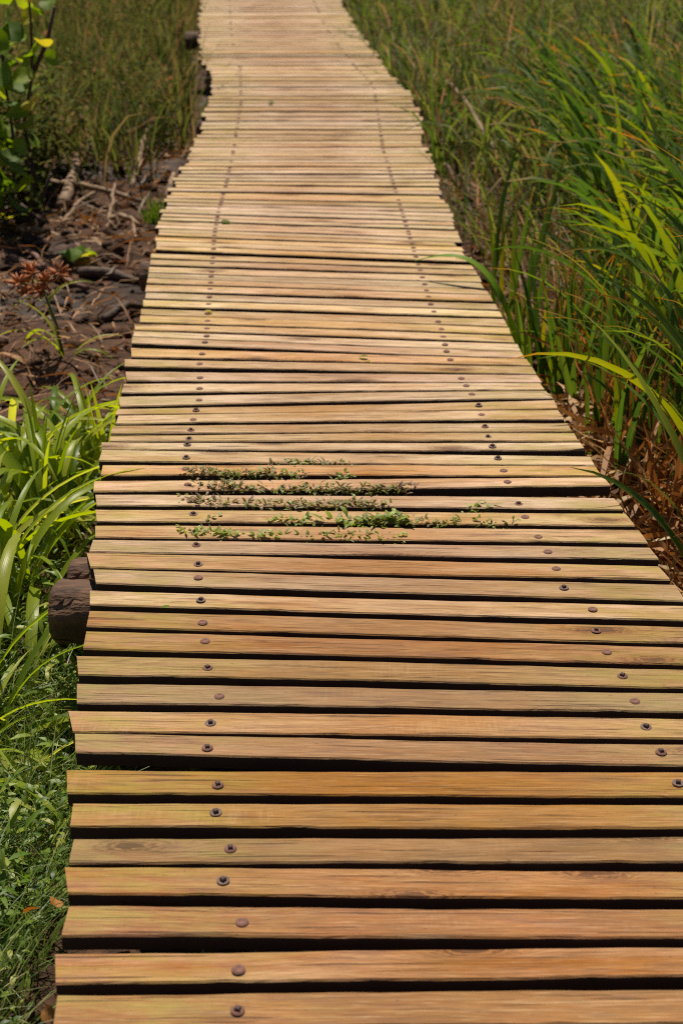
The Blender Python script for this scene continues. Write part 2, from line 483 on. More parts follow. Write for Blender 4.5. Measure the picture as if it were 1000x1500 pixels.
def gnoise(x, y):
    return (0.035 * np.sin(1.7 * x + 0.6 * y) + 0.03 * np.sin(2.9 * y - 1.1 * x + 1.3) + 0.018 * np.sin(6.1 * x + 4.3 * y)
            + 0.014 * np.sin(9.7 * y - 7.9 * x + 0.7) + 0.008 * np.sin(19 * x + 3) * np.sin(17 * y))


def ground_z(x, y):
    x = np.asarray(x, float); y = np.asarray(y, float)
    bank = 0.16 * np.clip((3.0 - y) / 1.2, 0, 1) * (x < -0.4)            # the weedy bank beside the near end
    return GZ + gnoise(x, y) + bank


def axis(lo, hi, step, far):
    a = list(np.arange(lo, hi + 1e-6, step))
    s, v = step, a[-1]
    while v < far: s *= 1.5; v += s; a.append(v)
    s, v = step, a[0]
    pre = []
    while v > -far: s *= 1.5; v -= s; pre.append(v)
    return np.array(pre[::-1] + a)


gx, gy = axis(-3.5, 4.5, 0.06, 500), axis(0.6, 14, 0.06, 500)
GX, GY = np.meshgrid(gx, gy)
nr, nc = GX.shape
near = np.clip(1 - (np.maximum(np.abs(GX) - 6, 0) + np.maximum(GY - 20, 0)) / 20, 0, 1)
GZZ = GZ + (ground_z(GX, GY) - GZ) * near
Vg = np.stack([GX, GY, GZZ], -1).reshape(-1, 3)
ii = (np.arange(nr - 1)[:, None] * nc + np.arange(nc - 1)[None, :]).ravel()
ground = link('ground', mesh_np('ground', Vg, np.stack([ii, ii + 1, ii + 1 + nc, ii + nc], -1), M_MUD))
tag(ground, 'dark wet mud of the marsh under and beside the boardwalk', 'ground', kind='structure')

# ------------------------------------------------------------------ boardwalk
boardwalk = empty('boardwalk', (0, 4.0, GZ), 0, 'long weathered plank boardwalk on dark logs running through the green marsh', 'boardwalk')
BW = Vector((0, 4.0, GZ))
# visible top faces of the planks, near to far: far-left, near-left, far-right, near-right corner (pixels of the photograph)
PL = [
    ((85, 1456), (78, 1506), (1000, 1446), (1000, 1497)),
    ((81, 1395.6), (82, 1441), (1000, 1384), (1000, 1427)),
    ((102, 1326), (90, 1371), (1000, 1331), (1000, 1373)),
    ((95, 1268), (100, 1309), (1000, 1275), (1000, 1315)),
    ((109, 1228), (101, 1264), (1000, 1224), (1000, 1261)),
    ((108, 1175), (103, 1210), (1000, 1177), (1000, 1212)),
    ((98, 1127), (99, 1161), (1000, 1129.5), (1000, 1166)),
    ((110, 1073), (111, 1102), (1000, 1090), (1000, 1121)),
    ((100, 1040), (107, 1071), (1000, 1051.6), (1000, 1081.5)),
    ((113, 1000), (113, 1029), (1000, 1015), (1000, 1042.5)),
    ((112.5, 959.5), (115, 987.6), (1000, 980), (1000, 1007.5)),
    ((127, 924), (122, 950), (1000, 947.6), (1000, 972.5)),
    ((132, 893.6), (127, 917), (1000, 917.6), (1000, 941.6)),
    ((132, 864.5), (132, 885.5), (1006, 887), (1022, 909)),
    ((137, 833), (141, 854), (988, 856), (1003, 880)),
    ((127, 809), (133, 831), (963, 829), (981, 849)),
    ((137, 790), (131, 808), (950, 801.6), (964, 818.5)),
    ((140, 769), (140, 787), (934, 776), (948, 795)),
    ((140, 745.6), (142, 763), (915, 752), (929, 769.8)),
    ((140, 724.4), (142, 740), (898, 729), (912, 746.2)),
    ((139, 704), (137, 720), (882, 698.5), (893.5, 711)),
    ((151, 681), (148, 695.5), (871, 682.4), (880, 696.8)),
    ((150, 658.5), (145, 675), (863, 668), (870, 681.5)),
    ((149, 647.5), (149, 657.5), (848, 647.5), (857, 659)),
    ((162, 638), (161, 646.6), (840, 633.7), (846, 646)),
    ((166, 623.5), (162, 635), (830, 619), (837, 632)),
    ((174, 608.5), (170, 620.5), (816, 600), (826, 614)),
    ((173, 598.5), (169, 607), (811, 586), (816, 598.2)),
    ((174, 581), (176, 595), (798, 572), (809, 582.6)),
    ((182, 562), (178, 575), (790, 561), (797, 570.3)),
    ((184, 544), (186, 557), (785, 549), (793, 560)),
    ((183, 525.8), (183, 536.3), (778, 536.6), (785, 547.6)),
    ((192, 509.4), (193, 522.2), (770, 525.3), (777, 534.9)),
    ((194, 493.2), (193, 502), (762, 514.6), (768, 524.4)),
    ((197, 484.4), (195, 492.4), (757, 503.6), (762, 514)),
    ((197, 474), (198, 482.8), (749, 491.6), (753, 501.2)),
    ((206, 461.6), (205, 471.6), (745, 479.6), (747, 489.2)),
    ((207, 452), (207, 460.4), (737, 467), (743, 478)),
    ((210, 439.2), (210, 448), (731, 455.4), (735, 464.2)),
    ((214, 428.4), (213, 437), (725, 444.8), (729, 453.6)),
    ((215, 417), (213, 426.2), (717, 432.3), (722, 441.2)),
    ((217, 407.2), (215, 414), (712, 424), (716, 431.4)),
    ((218, 399.6), (217, 406), (703, 414), (709, 423.2)),
    ((219, 390.4), (218, 398.4), (701, 404.4), (705, 412.8)),
    ((221, 380), (220, 387.4), (696, 396), (699, 402.6)),
    ((222, 371), (221, 377.6), (690, 388.4), (694, 394.2)),
]
DECK_W = 1.5


def full_right(xl, yl, x1, y1):
    """extend the line (xl,yl)-(x1,y1) to the far end of a plank that leaves the frame"""
    s = (y1 - yl) / (x1 - xl)
    x = xl + 0.758 * (yl + 258)
    return x, yl + s * (x - xl)


quads = []
for a, b, c, d in PL:
    if c[0] == 1000:
        c = full_right(*a, *c)
        d = full_right(*b, *d)
        e = random.uniform(-14, 14)
        c = (c[0] + e, c[1]); d = (d[0] + e, d[1])
    quads.append([at(*a), at(*b), at(*c), at(*d)])

# far part: follow the two edges of the walk
XL = [(-90, 305), (-40, 299), (0, 295), (40, 292), (75, 293), (90, 295), (98, 302), (108, 306), (120, 309), (135, 309), (150, 306), (160, 300), (175, 298), (190, 295), (200, 288), (212, 282),
      (218, 281), (230, 277), (240, 275), (245, 266), (256, 265), (260, 258), (270, 254), (280, 250), (287, 247), (300, 245), (310, 239), (322, 234), (335, 231), (345, 229), (360, 226), (375, 222)]
XR = [(-90, 425), (-40, 470), (0, 501), (15, 505), (30, 515), (50, 528), (65, 540), (75, 547), (90, 560), (110, 573), (125, 588), (140, 602), (150, 606), (160, 611), (180, 616), (205, 620), (213, 622),
      (220, 625), (235, 632), (250, 636), (270, 640), (285, 644), (300, 651), (310, 655), (324, 662), (335, 663), (342, 665), (356, 671), (370, 680), (380, 687), (396, 697)]
ZP = [(-90, 0.12), (0, 0.085), (70, 0.02), (110, -0.04), (150, -0.05), (200, -0.10), (230, -0.09), (270, -0.07), (320, -0.05), (372, 0.0), (400, 0.0)]
TP = [(-90, -2), (0, -2), (100, 0), (250, 0), (285, 6), (315, 13), (345, 16), (378, 16.5), (400, 16)]


def itp(tab, y):
    return float(np.interp(y, [t[0] for t in tab], [t[1] for t in tab]))


def smoothed(tab, y, r=12):
    return sum(itp(tab, y + k) for k in np.linspace(-r, r, 7)) / 7


path = []                              # samples along the far deck: (left point, right point)
for yc in np.arange(377.0, -85.0, -0.5):
    tl = smoothed(TP, yc)
    z = smoothed(ZP, yc, 22)
    yl, yr = yc - tl / 2, yc + tl / 2
    path.append((at(itp(XL, yl), yl, z), at(itp(XR, yr), yr, z)))
mid = [(l + r) / 2 for l, r in path]
arc = [0.0]
for i in range(1, len(mid)): arc.append(arc[-1] + (mid[i] - mid[i - 1]).length)
lastm = (quads[-1][0] + quads[-1][2]) / 2
s = arc[min(range(len(mid)), key=lambda i: abs(mid[i].y - lastm.y))]


def on_path(s, jl=0.0, jr=0.0):
    xs = np.interp(s, arc, np.arange(len(path)))
    i = min(int(xs), len(path) - 2); f = xs - i
    l = path[i][0].lerp(path[i + 1][0], f); r = path[i][1].lerp(path[i + 1][1], f)
    u = (r - l).normalized()
    return l + u * jl, r + u * jr


rr = random.Random(5)
while s < arc[-1] - 0.2 and len(quads) < 152:
    far = s > 3.2
    gap = rr.choice([0.016, 0.024, 0.034, 0.044, 0.056] if far else [0.012, 0.018, 0.024, 0.030, 0.040])
    wd = rr.choice([0.078, 0.090, 0.100, 0.112] if far else [0.068, 0.074, 0.08, 0.086])
    jl, jr = rr.uniform(-0.02, 0.02), rr.uniform(-0.02, 0.02)
    tw = rr.uniform(-0.008, 0.008)
    b, d = on_path(s + gap, jl, jr)
    a, c = on_path(s + gap + wd, jl + rr.uniform(-.006, .006), jr + rr.uniform(-.006, .006))
    for q_ in (a, b): q_.y += tw
    for q_ in (c, d): q_.y -= tw
    quads.append([a, b, c, d])
    s += gap + wd

TH = 0.036


def plank_mesh(idx, A, B, Cc, D):
    """A far-left, B near-left, Cc far-right, D near-right, all local; rounded section, uneven arrises"""
    L = ((Cc + D) / 2 - (A + B) / 2).length
    nearer = idx < 48
    n = 36 if nearer else 10
    ch = 0.0035
    V = []
    ph = [rr.uniform(0, 6.28) for _ in range(8)]
    am = 0.0012 if nearer else 0.002
    nick = {rr.randrange(1, n): rr.uniform(0.001, 0.0035) for _ in range(3 if nearer else 1)}
    bow = rr.uniform(-0.003, 0.003)
    cup = rr.uniform(-0.0012, 0.0012)
    for i in range(n + 1):
        t = i / n
        far = A.lerp(Cc, t); nr_ = B.lerp(D, t)
        wf = am * (math.sin(t * 9 + ph[0]) + 0.6 * math.sin(t * 23 + ph[1]) + 0.5 * math.sin(t * 57 + ph[2]))
        wn = am * (math.sin(t * 8 + ph[3]) + 0.6 * math.sin(t * 21 + ph[4]) + 0.5 * math.sin(t * 61 + ph[5]))
        k = nick.get(i, 0.0)
        u = (far - nr_).normalized()
        far = far + u * wf; nr_ = nr_ + u * (wn + k)
        zb = bow * math.sin(math.pi * t)
        f2 = far - u * ch; n2 = nr_ + u * ch
        m2 = (f2 + n2) / 2
        for p, z in ((nr_, -TH + ch), (nr_, -ch), (n2, 0.0), (m2, cup), (f2, 0.0), (far, -ch), (far, -TH + ch), (f2, -TH), (n2, -TH)):
            V.append((p.x, p.y, p.z + z + zb))
    k = 9
    Fq = [(i * k + j, i * k + (j + 1) % k, (i + 1) * k + (j + 1) % k, (i + 1) * k + j) for i in range(n) for j in range(k)]
    Ft = []
    for e, o in ((0, 0), (1, n * k)):
        c0 = len(V)
        V.append(tuple(np.mean(np.array(V[o:o + k]), 0)))
        for j in range(k):
            j2 = (j + 1) % k
            Ft.append((c0, o + j2, o + j) if e == 0 else (c0, o + j, o + j2))
    # winding: section runs near-bottom -> near-top -> far-top, x along length
    Fq = [f[::-1] for f in Fq]
    Ft = [f[::-1] for f in Ft]
    me = mesh_np('plank', V, Fq, M_PLANK, Ft=Ft, smooth=False)
    return me


def bolt_mesh(head, rusty):
    bm = bmesh.new()
    r = 0.0124
    def ring(rad, z, n=14): return [bm.verts.new((rad * math.cos(6.2832 * k / n), rad * math.sin(6.2832 * k / n), z)) for k in range(n)]
    prof = [(r, 0.0), (r, 0.0014), (r * 0.94, 0.002), (r * 0.5, 0.0022)] if not rusty else [(r, 0.0), (r * 0.97, 0.0012), (r * 0.7, 0.0032), (r * 0.42, 0.0034), (r * 0.25, 0.0024)]
    rings = [ring(*p) for p in prof]
    for a, b in zip(rings, rings[1:]):
        for k in range(14):
            bm.faces.new((a[k], a[(k + 1) % 14], b[(k + 1) % 14], b[k]))
    bm.faces.new(rings[-1])
    if head:
        h = 0.0068
        s_ = 0.0048
        lo = [bm.verts.new((sx * s_, sy * s_, 0.0035)) for sx, sy in ((-1, -1), (1, -1), (1, 1), (-1, 1))]
        hi = [bm.verts.new((sx * s_, sy * s_, h)) for sx, sy in ((-1, -1), (1, -1), (1, 1), (-1, 1))]
        tp = [bm.verts.new((sx * s_ * .7, sy * s_ * .7, h + 0.0016)) for sx, sy in ((-1, -1), (1, -1), (1, 1), (-1, 1))]
        for A_, B_ in ((lo, hi), (hi, tp)):
            for k in range(4):
                f = bm.faces.new((A_[k], A_[(k + 1) % 4], B_[(k + 1) % 4], B_[k])); f.material_index = 1
        f = bm.faces.new(tp); f.material_index = 1
    me = bpy.data.meshes.new('bolt')
    bm.to_mesh(me); bm.free()
    me.materials.append(M_RUST if rusty else M_STEEL)
    me.materials.append(M_NUT)
    return me


BOLTS = [bolt_mesh(True, False), bolt_mesh(False, True), bolt_mesh(True, True)]
LBX = [(-90, 335), (0, 336), (35, 338), (60, 340), (100, 352), (150, 353), (215, 343), (260, 334), (310, 320), (345, 314), (400, 310), (455, 305), (491, 303), (535, 292), (582, 293), (612, 284), (655, 274),
       (693, 272), (757, 284), (798, 287), (848, 291), (908, 297), (978, 304), (1020, 322), (1056, 308), (1098, 302), (1147, 319), (1195, 316), (1246, 338), (1293, 326), (1347, 355), (1413, 348), (1483, 348)]
RBX = [(-90, 415), (0, 459), (35, 474), (60, 490), (100, 522), (125, 547), (150, 551), (215, 560), (300, 585), (380, 610), (450, 632), (480, 645), (520, 655), (553, 674), (592, 700), (640, 714), (692, 738), (713, 745),
       (757, 768), (807, 801), (836, 816), (864, 827), (893, 868), (924, 872), (958, 889), (991, 911), (1028, 929), (1065, 945), (1103, 968), (1146, 991), (1500, 1185)]


def px_of(p):
    v = p - Vector((0, 0, CAM_H))
    fw = v.y * math.cos(TILT) - v.z * math.sin(TILT)
    up = v.y * math.sin(TILT) + v.z * math.cos(TILT)
    return 500 + F_PX * v.x / fw, 750 - F_PX * up / fw


bl_pts, br_pts = [], []
for i, (a, b, c, d) in enumerate(quads):
    cl, crr = (a + b) / 2, (c + d) / 2
    ctr = (cl + crr) / 2
    u = (crr - cl)
    rz = math.atan2(u.y, u.x)
    slope = math.asin(max(-1, min(1, u.z / u.length)))
    # lengthwise pitch of the board from its two long edges
    mw = Matrix.Translation(ctr) @ Matrix.Rotation(rz, 4, 'Z')
    inv = mw.inverted()
    o = link('plank', plank_mesh(i, inv @ a, inv @ b, inv @ c, inv @ d), boardwalk, ctr - BW, (0, 0, rz))
    # red: worn to orange plus painted lens falloff; green: silvered; blue: pinkish silver
    dist = ctr.y
    wv = float(np.interp(dist, [1.7, 2.3, 3.2, 5.0], [1.0, 0.8, 0.4, 0.1])) + rr.uniform(-.25, .25)
    sv = float(np.interp(dist, [1.7, 2.6, 4.0, 6.5], [0.10, 0.26, 0.68, 0.85])) + rr.uniform(-.25, .25)
    o.color = (max(0, min(1, wv)), max(0, min(1, sv)), rr.random(), 1)
    for side, tab in ((0, LBX), (1, RBX)):
        # the bolt's place along the plank
        p0, p1 = (cl, crr)
        t = 0.19 if side == 0 else 0.82
        for _ in range(4):
            q_ = p0.lerp(p1, t)
            X, Y = px_of(q_)
            x0, _y = px_of(p0); x1, _y = px_of(p1)
            tx = itp(tab, Y)
            t = max(0.06, min(0.95, t + (tx - X) / (x1 - x0)))
        q_ = p0.lerp(p1, t) + (b - a) * rr.uniform(-0.12, 0.2)
        (bl_pts if side == 0 else br_pts).append((q_.x, q_.y, q_.z))
        if i > 58 and rr.random() < (0.3 if i < 90 else 0.5): continue
        k = rr.choices([0, 1, 2], [0.34, 0.40, 0.26])[0] if i < 28 else 1
        lo = inv @ q_
        link('bolt', BOLTS[k], o, (lo.x, lo.y, lo.z + 0.0008), (rr.uniform(-.05, .05), rr.uniform(-.05, .05), rr.uniform(0, 3.1)))
    if i == 20: o['label'] = 'plank skewed and lifted at its right end'
    if i == 7: o['label'] = 'plank skewed with a wide gap at its left end'

# joists: round poles under the bolts, in lengths
for pts in (bl_pts, br_pts):
    pts = sorted(pts, key=lambda p: p[1])
    step = 24
    for k0 in range(0, len(pts) - 2, step):
        seg = pts[k0:k0 + step + 1]
        seg = seg[::4] + [seg[-1]] if len(seg) % 4 != 1 else seg[::4]
        if len(seg) < 2: continue
        P = [Vector((p[0], p[1], p[2] - TH - 0.057)) for p in seg]
        if k0 == 0: P[0] = P[0] + Vector((0, -0.5, 0))
        o0 = P[0]
        link('joist', tube_mesh('joist', [p - o0 for p in P], [0.052] * len(P), M_POLE, 10, 0.06), boardwalk, o0 - BW)


def bearer(pxl, pyc, z, r, x_right=None, hole=False, yaw=0.0):
    """a round log across the walk whose sawn left end shows at (pxl, pyc)"""
    p = at(pxl, pyc, z)
    n = 12
    L = float(np.interp(p.y, sorted(((q_[2] + q_[3]) / 2).y for q_ in quads), [x for _, x in sorted((((q_[2] + q_[3]) / 2).y, ((q_[2] + q_[3]) / 2).x) for q_ in quads)])) - p.x - 0.07
    pts, rad = [], []
    for k in range(n + 1):
        t = k / n
        pts.append(Vector((t * L, yaw * t * L, 0.006 * math.sin(7 * t))))
        rad.append(r * (1 + 0.05 * math.sin(9 * t + pxl)) * (0.86 if k == 0 else 1.0))
    for xx, f in ((0.075, 1.02), (0.045, 0.985), (0.02, 1.0), (0.008, 0.95)):
        pts.insert(1, Vector((xx, 0, 0))); rad.insert(1, r * f)
    pts.insert(0, Vector((0.0, 0, 0))); rad.insert(0, r * 0.6)
    V, Fq, Ft = tube(pts, rad, 26, 0.07)
    # lengthwise checks in the old wood
    for a_, w_, dep in ((1.75, 0.16, 0.30), (2.6, 0.10, 0.14), (0.7, 0.12, 0.16)):
        for vi in range(len(V) - 2):
            sec = vi // 26
            th_ = 2 * math.pi * (vi % 26) / 26
            if sec > 8: continue
            ctr_ = np.array(pts[sec][:])
            V[vi] = V[vi] - (V[vi] - ctr_) * dep * math.exp(-((th_ - a_) / w_) ** 2) * (0.4 + 0.6 * (sec in (2, 3, 4)))
    o = link('bearer_log', mesh_np('bearer_log', V, Fq, M_LOG, Ft=Ft), boardwalk, p - BW)
    for xx in (0.42, 1.1):
        q_ = p + Vector((xx, yaw * xx, -0.01))
        tp = [Vector((0, 0, 0)), Vector((0, 0, -0.6))]
        link('post', tube_mesh('post', tp, [0.06, 0.065], M_POLE, 10, 0.05), boardwalk, q_ - BW)
    return o


bg1 = bearer(79, 896, -0.14, 0.088)
bg2 = bearer(104, 853, -0.15, 0.072)
bearer(206, 405, -0.15, 0.075)
bearer(272, 60, -0.08, 0.085)
bearer(288, 188, -0.20, 0.06)
bearer(60, 1640, -0.16, 0.085)

# ------------------------------------------------------------------ leaves used as parts
def leaf_variants(name, n, L, W, l0r, l1r, mat, prof, nseg, fold, twr, powr=(1.1, 2.0), kink=0.0):
    out = []
    for k in range(n):
        V, Fq, U, T = blades([[0, 0, 0]], L * RNG.uniform(.85, 1.1), W * RNG.uniform(.8, 1.15), 0.0, RNG.uniform(*l0r), RNG.uniform(*l1r), RNG.random(),
                             nseg, fold, RNG.uniform(*twr), RNG.uniform(*powr), prof, kink=RNG.normal(0, kink, (1, nseg)) if kink else None)
        out.append(mesh_np(name, V, Fq, mat, U))
    return out


STRAPS = leaf_variants('leaf', 22, 0.86, 0.037, (0.05, 0.5), (1.7, 2.8), M_STRAP, 'strap', 13, 0.32, (-0.7, 0.7), (0.75, 1.5))
STRAPS_UP = leaf_variants('leaf', 8, 0.72, 0.028, (0.0, 0.2), (0.3, 1.1), M_STRAP, 'strap', 10, 0.32, (-0.9, 0.9))
REEDS = leaf_variants('leaf', 22, 1.25, 0.043, (0.0, 0.3), (0.9, 2.0), M_REED, 'reed', 13, 0.22, (-1.1, 1.1), (1.6, 3.4))
REEDS_UP = leaf_variants('leaf', 10, 1.0, 0.038, (0.0, 0.15), (0.15, 0.7), M_REED, 'reed', 9, 0.25, (-1.0, 1.0), (1.2, 2.2))
DEADS = leaf_variants('dead_leaf', 10, 0.7, 0.02, (0.2, 0.7), (1.6, 2.7), M_DEAD_O, 'reed', 9, 0.2, (-2.5, 2.5), (0.7, 1.4), 0.25)


def plant(name, base, n, variants, label, cat, group, az=None, spread=0.05, sc=(0.8, 1.15), azspread=math.pi, dead=0, tilt=0.08, rise=0.0):
    z = float(ground_z(base.x, base.y)) if rise == 0 else rise
    root = empty(name, (base.x, base.y, z - 0.02), 0, label, cat, group)
    for k in range(n):
        a = random.uniform(-math.pi, math.pi) if az is None else random.gauss(az, azspread)
        r = spread * math.sqrt(random.random())
        th = random.uniform(0, 6.28)
        s_ = random.uniform(*sc)
        link('leaf', random.choice(variants), root, (r * math.cos(th), r * math.sin(th), 0), (random.gauss(0, tilt), random.gauss(0, tilt), a), (s_, s_, s_))
    for k in range(dead):
        a = random.uniform(-math.pi, math.pi)
        s_ = random.uniform(0.6, 1.1)
        th = random.uniform(0, 6.28)
        link('dead_leaf', random.choice(DEADS), root, (spread * math.cos(th), spread * math.sin(th), 0), (random.gauss(0, .2), random.gauss(0, .2), a), (s_, s_, s_))
    return root


# ------------------------------------------------------------------ left: strap leaved plants
GL = 'strap-leaved plants along the left side'
big = plant('strap_leaf_plant', at(-55, 1110, GZ + .08), 18, STRAPS, 'big strap-leaved plant arching out just in front of the projecting log end', 'plant', GL, az=0.3, azspread=0.9, spread=0.06, sc=(0.5, 0.8))
STRAPBAND = [('in the weeds below the log end', [(-5, 1130, 12, 'at the left border'), (30, 1105, 8, 'nearer the planks')]),
             ('at the rim of the low weeds', [(-25, 1190, 10, 'at the left border')]),
             ('in front of the log end', [(-30, 1060, 14, 'at the left border'), (22, 1040, 9, 'nearer the planks')]),
             ('level with the projecting log', [(-20, 965, 14, 'at the left border'), (5, 935, 12, 'midway to the log'), (45, 950, 7, 'close against the log end')]),
             ('just behind the projecting log', [(-10, 885, 14, 'at the left border'), (38, 868, 14, 'in the middle'), (84, 820, 8, 'close to the planks')]),
             ('level with the weedy planks', [(0, 825, 12, 'at the left border'), (58, 815, 14, 'in the middle'), (110, 810, 10, 'against the plank ends')]),
             ('above the weedy planks', [(15, 765, 12, 'at the left border'), (75, 760, 12, 'in the middle'), (124, 765, 10, 'against the plank ends')]),
             ('at the edge of the mud', [(40, 715, 10, 'second from the left'), (100, 715, 9, 'third from the left'), (140, 715, 8, 'against the plank ends'), (-20, 730, 10, 'at the left border')]),
             ('standing out in the mud', [(85, 680, 6, 'in the middle'), (148, 672, 6, 'touching the planks'), (10, 680, 7, 'at the left border')])]
for bi, (band, row) in enumerate(STRAPBAND):
    for px, py, n, pos in row:
        f = 0.8 if bi < 2 else 1.0 - 0.035 * (bi - 2)
        edge = px > 80 or 'log' in pos or 'front of the log' in band
        plant('strap_leaf_plant', at(px, py, GZ), int(n * .8), STRAPS, 'yellow-green strap-leaved plant ' + band + ', ' + pos, 'plant', GL, az=2.3 if edge else None, azspread=1.0 if edge else 0, spread=0.06, sc=(.72 * f, 1.05 * f))
plant('strap_leaf_plant', at(78, 790, GZ), 7, STRAPS_UP, 'dark upright strap-leaved plant among the arching ones left of the boardwalk', 'plant', GL, spread=0.05, sc=(.6, .8))
plant('strap_leaf_plant', at(158, 705, GZ), 6, STRAPS_UP, 'dark upright strap-leaved plant pressed against the left plank ends', 'plant', GL, spread=0.03, sc=(.6, .75))

# ------------------------------------------------------------------ right: reeds
GR = 'reed clumps right of the boardwalk'
LEFT = math.pi
REEDBAND = [('level with the weedy planks', [(1085, 930, 'half out of the frame'), (1100, 850, 'at the right border')]),
            ('behind the orange dead leaves', [(995, 745, 'first from the deck'), (1045, 765, 'second from the deck'), (1095, 760, 'third from the deck')]),
            ('above the orange dead leaves', [(935, 680, 'first from the deck'), (985, 685, 'second from the deck'), (1025, 690, 'third from the deck'), (1085, 700, 'fourth from the deck')]),
            ('level with the first weedy gap', [(890, 625, 'first from the deck'), (945, 620, 'second from the deck'), (1000, 630, 'third from the deck'), (1060, 625, 'fourth from the deck')]),
            ('level with the two fallen leaves', [(925, 565, 'first from the deck'), (985, 570, 'second from the deck'), (1050, 560, 'third from the deck')]),
            ('beside the bare mud', [(890, 520, 'first from the deck'), (950, 510, 'second from the deck'), (1015, 520, 'third from the deck'), (1080, 510, 'fourth from the deck')])]
for band, row in REEDBAND:
    for px, py, pos in row:
        first = pos.startswith('first')
        plant('reed_clump', at(px, py, GZ), 10, REEDS, 'tall green reed clump ' + band + ', ' + pos, 'reed clump', GR, az=2.2 if first else LEFT, azspread=0.7 if first else 0.85,
              spread=0.09, sc=(.5, .8) if first else ((.6, .95) if pos.startswith('second') else (.68, 1.15)), dead=6, tilt=0.12)
for (px, py, n, lab) in [(738, 505, 6, 'dark upright blades at the deck edge just in front of the lone reed clump'),
                         (768, 545, 7, 'upright green blades at the deck edge level with the two fallen leaves'),
                         (818, 625, 9, 'thick upright green blades leaning over the plank ends above the skewed plank'),
                         (866, 715, 8, 'upright green blades at the deck edge level with the skewed plank'),
                         (905, 640, 9, 'tall straight green blades just behind the deck-edge ones'),
                         (850, 560, 9, 'tall straight green blades standing at the rim of the bare mud'),
                         (945, 730, 8, 'straight green blades rising out of the orange dead leaves'),
                         (722, 470, 5, 'lone dark reed clump standing upright in the mud beside the right plank ends'),
                         (795, 590, 9, 'dense clump of dark upright blades hugging the right edge of the boardwalk'),
                         (842, 655, 8, 'upright dark reed clump at the deck edge with dry litter behind it'),
                         (895, 745, 7, 'short upright reed clump at the deck edge beside the orange dead leaves')]:
    plant('reed_clump', at(px, py, GZ), n, REEDS_UP, lab, 'reed clump', GR, az=1.0, azspread=1.2, spread=0.06, sc=(.6, .95), dead=1, tilt=0.13)
# the long leaf that lies out over the planks
over = empty('reed_clump', (0, 0, 0), 0, 'reed clump with one long bright leaf reaching over the planks', 'reed clump', GR)
ob = at(775, 600, GZ)
over.location = ob
LP = [at(775, 600, GZ), at(768, 545, GZ + .16), at(752, 480, GZ + .34), at(733, 428, .0), at(712, 397, .07), at(688, 379, .11), at(662, 372, .12), at(634, 375, .10), at(606, 382, .07)]
LWD = [.022, .03, .034, .036, .036, .034, .028, .018, .002]
Vl, Fl, Ul = [], [], []
for k, p in enumerate(LP):
    d = (LP[min(k + 1, len(LP) - 1)] - LP[max(k - 1, 0)]).normalized()
    sd2 = d.cross(Vector((0.25, -0.35, 0.9))).normalized() * LWD[k] / 2
    q_ = p - ob
    for u_, v_ in ((-1, q_ - sd2), (0, q_ + Vector((0, 0, -.003))), (1, q_ + sd2)):
        Vl.append(tuple(v_)); Ul.append((u_ / 2 + .5, k / (len(LP) - 1) * .85))
    if k:
        o_ = k * 3
        Fl += [(o_ - 3, o_ - 2, o_ + 1, o_), (o_ - 2, o_ - 1, o_ + 2, o_ + 1)]
lo = link('leaf', mesh_np('leaf', Vl, Fl, M_BRIGHT, Ul), over)
sm = lo.modifiers.new('smooth', 'SUBSURF'); sm.levels = 2; sm.render_levels = 2
for k in range(6):
    s_ = random.uniform(.55, .8)
    link('leaf', random.choice(REEDS_UP), over, (random.uniform(-.04, .04), random.uniform(-.04, .04), 0), (random.gauss(0, .12), random.gauss(0, .12), random.gauss(LEFT, 1.2)), (s_, s_, s_))


def joined_clump(name, base, n, label, cat, group, L, W, az, azs, l0, l1, spread, mat, part='leaves', tint=None, nseg=6):
    z = float(ground_z(base.x, base.y))
    root = empty(name, (base.x, base.y, z - 0.02), 0, label, cat, group)
    r = spread * np.sqrt(RNG.random(n)); th = RNG.uniform(0, 6.28, n)
    P = np.stack([r * np.cos(th), r * np.sin(th), np.zeros(n)], -1)
    geo = blades(P, L * RNG.uniform(.6, 1.1, n), W * RNG.uniform(.7, 1.2, n), RNG.normal(az, azs, n), RNG.uniform(*l0, n), RNG.uniform(*l1, n), RNG.random(n) if tint is None else RNG.uniform(*tint, n), nseg, 0.0, RNG.uniform(-1, 1, n), 1.8)
    o = link(part, mesh_np(part, *geo[:2], mat, geo[2], geo[3]), root)
    o['kind'] = 'stuff'
    return root


GM = 'reed clumps further back on the right'
for py in (470, 430, 395, 360, 325, 295, 265, 240, 215, 190):
    sc_ = 0.758 * (py + 258) / 1.5 * 0.78
    step = sc_ * 0.34
    x0 = 845 - max(0, 420 - py) * 0.33
    x = x0 + random.uniform(0, step)
    while x < 1180:
        p = at(x, py + random.uniform(-12, 12), GZ)
        joined_clump('reed_clump', p, 11, 'slender green reed clump in the wind-combed bed at the far right', 'reed clump', GM, 1.15, 0.047, LEFT, 0.65, (0.02, 0.3), (0.9, 2.0), 0.17, M_REED_A, nseg=8)
        x += step * random.uniform(.8, 1.2)

# ------------------------------------------------------------------ grass (stuff)
def scatter(region, n):
    """random ground points inside a pixel polygon-ish function"""
    out = []
    while len(out) < n:
        X, Y = RNG.uniform(region[0], region[1]), RNG.uniform(region[2], region[3])
        out.append((X, Y))
    return np.array(out)


def edge_x(y, side):
    """world x of the deck edge at distance y"""
    ys = [((q[0] + q[1]) / 2).y for q in quads]
    xs = [((q[0] + q[1]) / 2).x if side < 0 else ((q[2] + q[3]) / 2).x for q in quads]
    return np.interp(y, ys, xs)


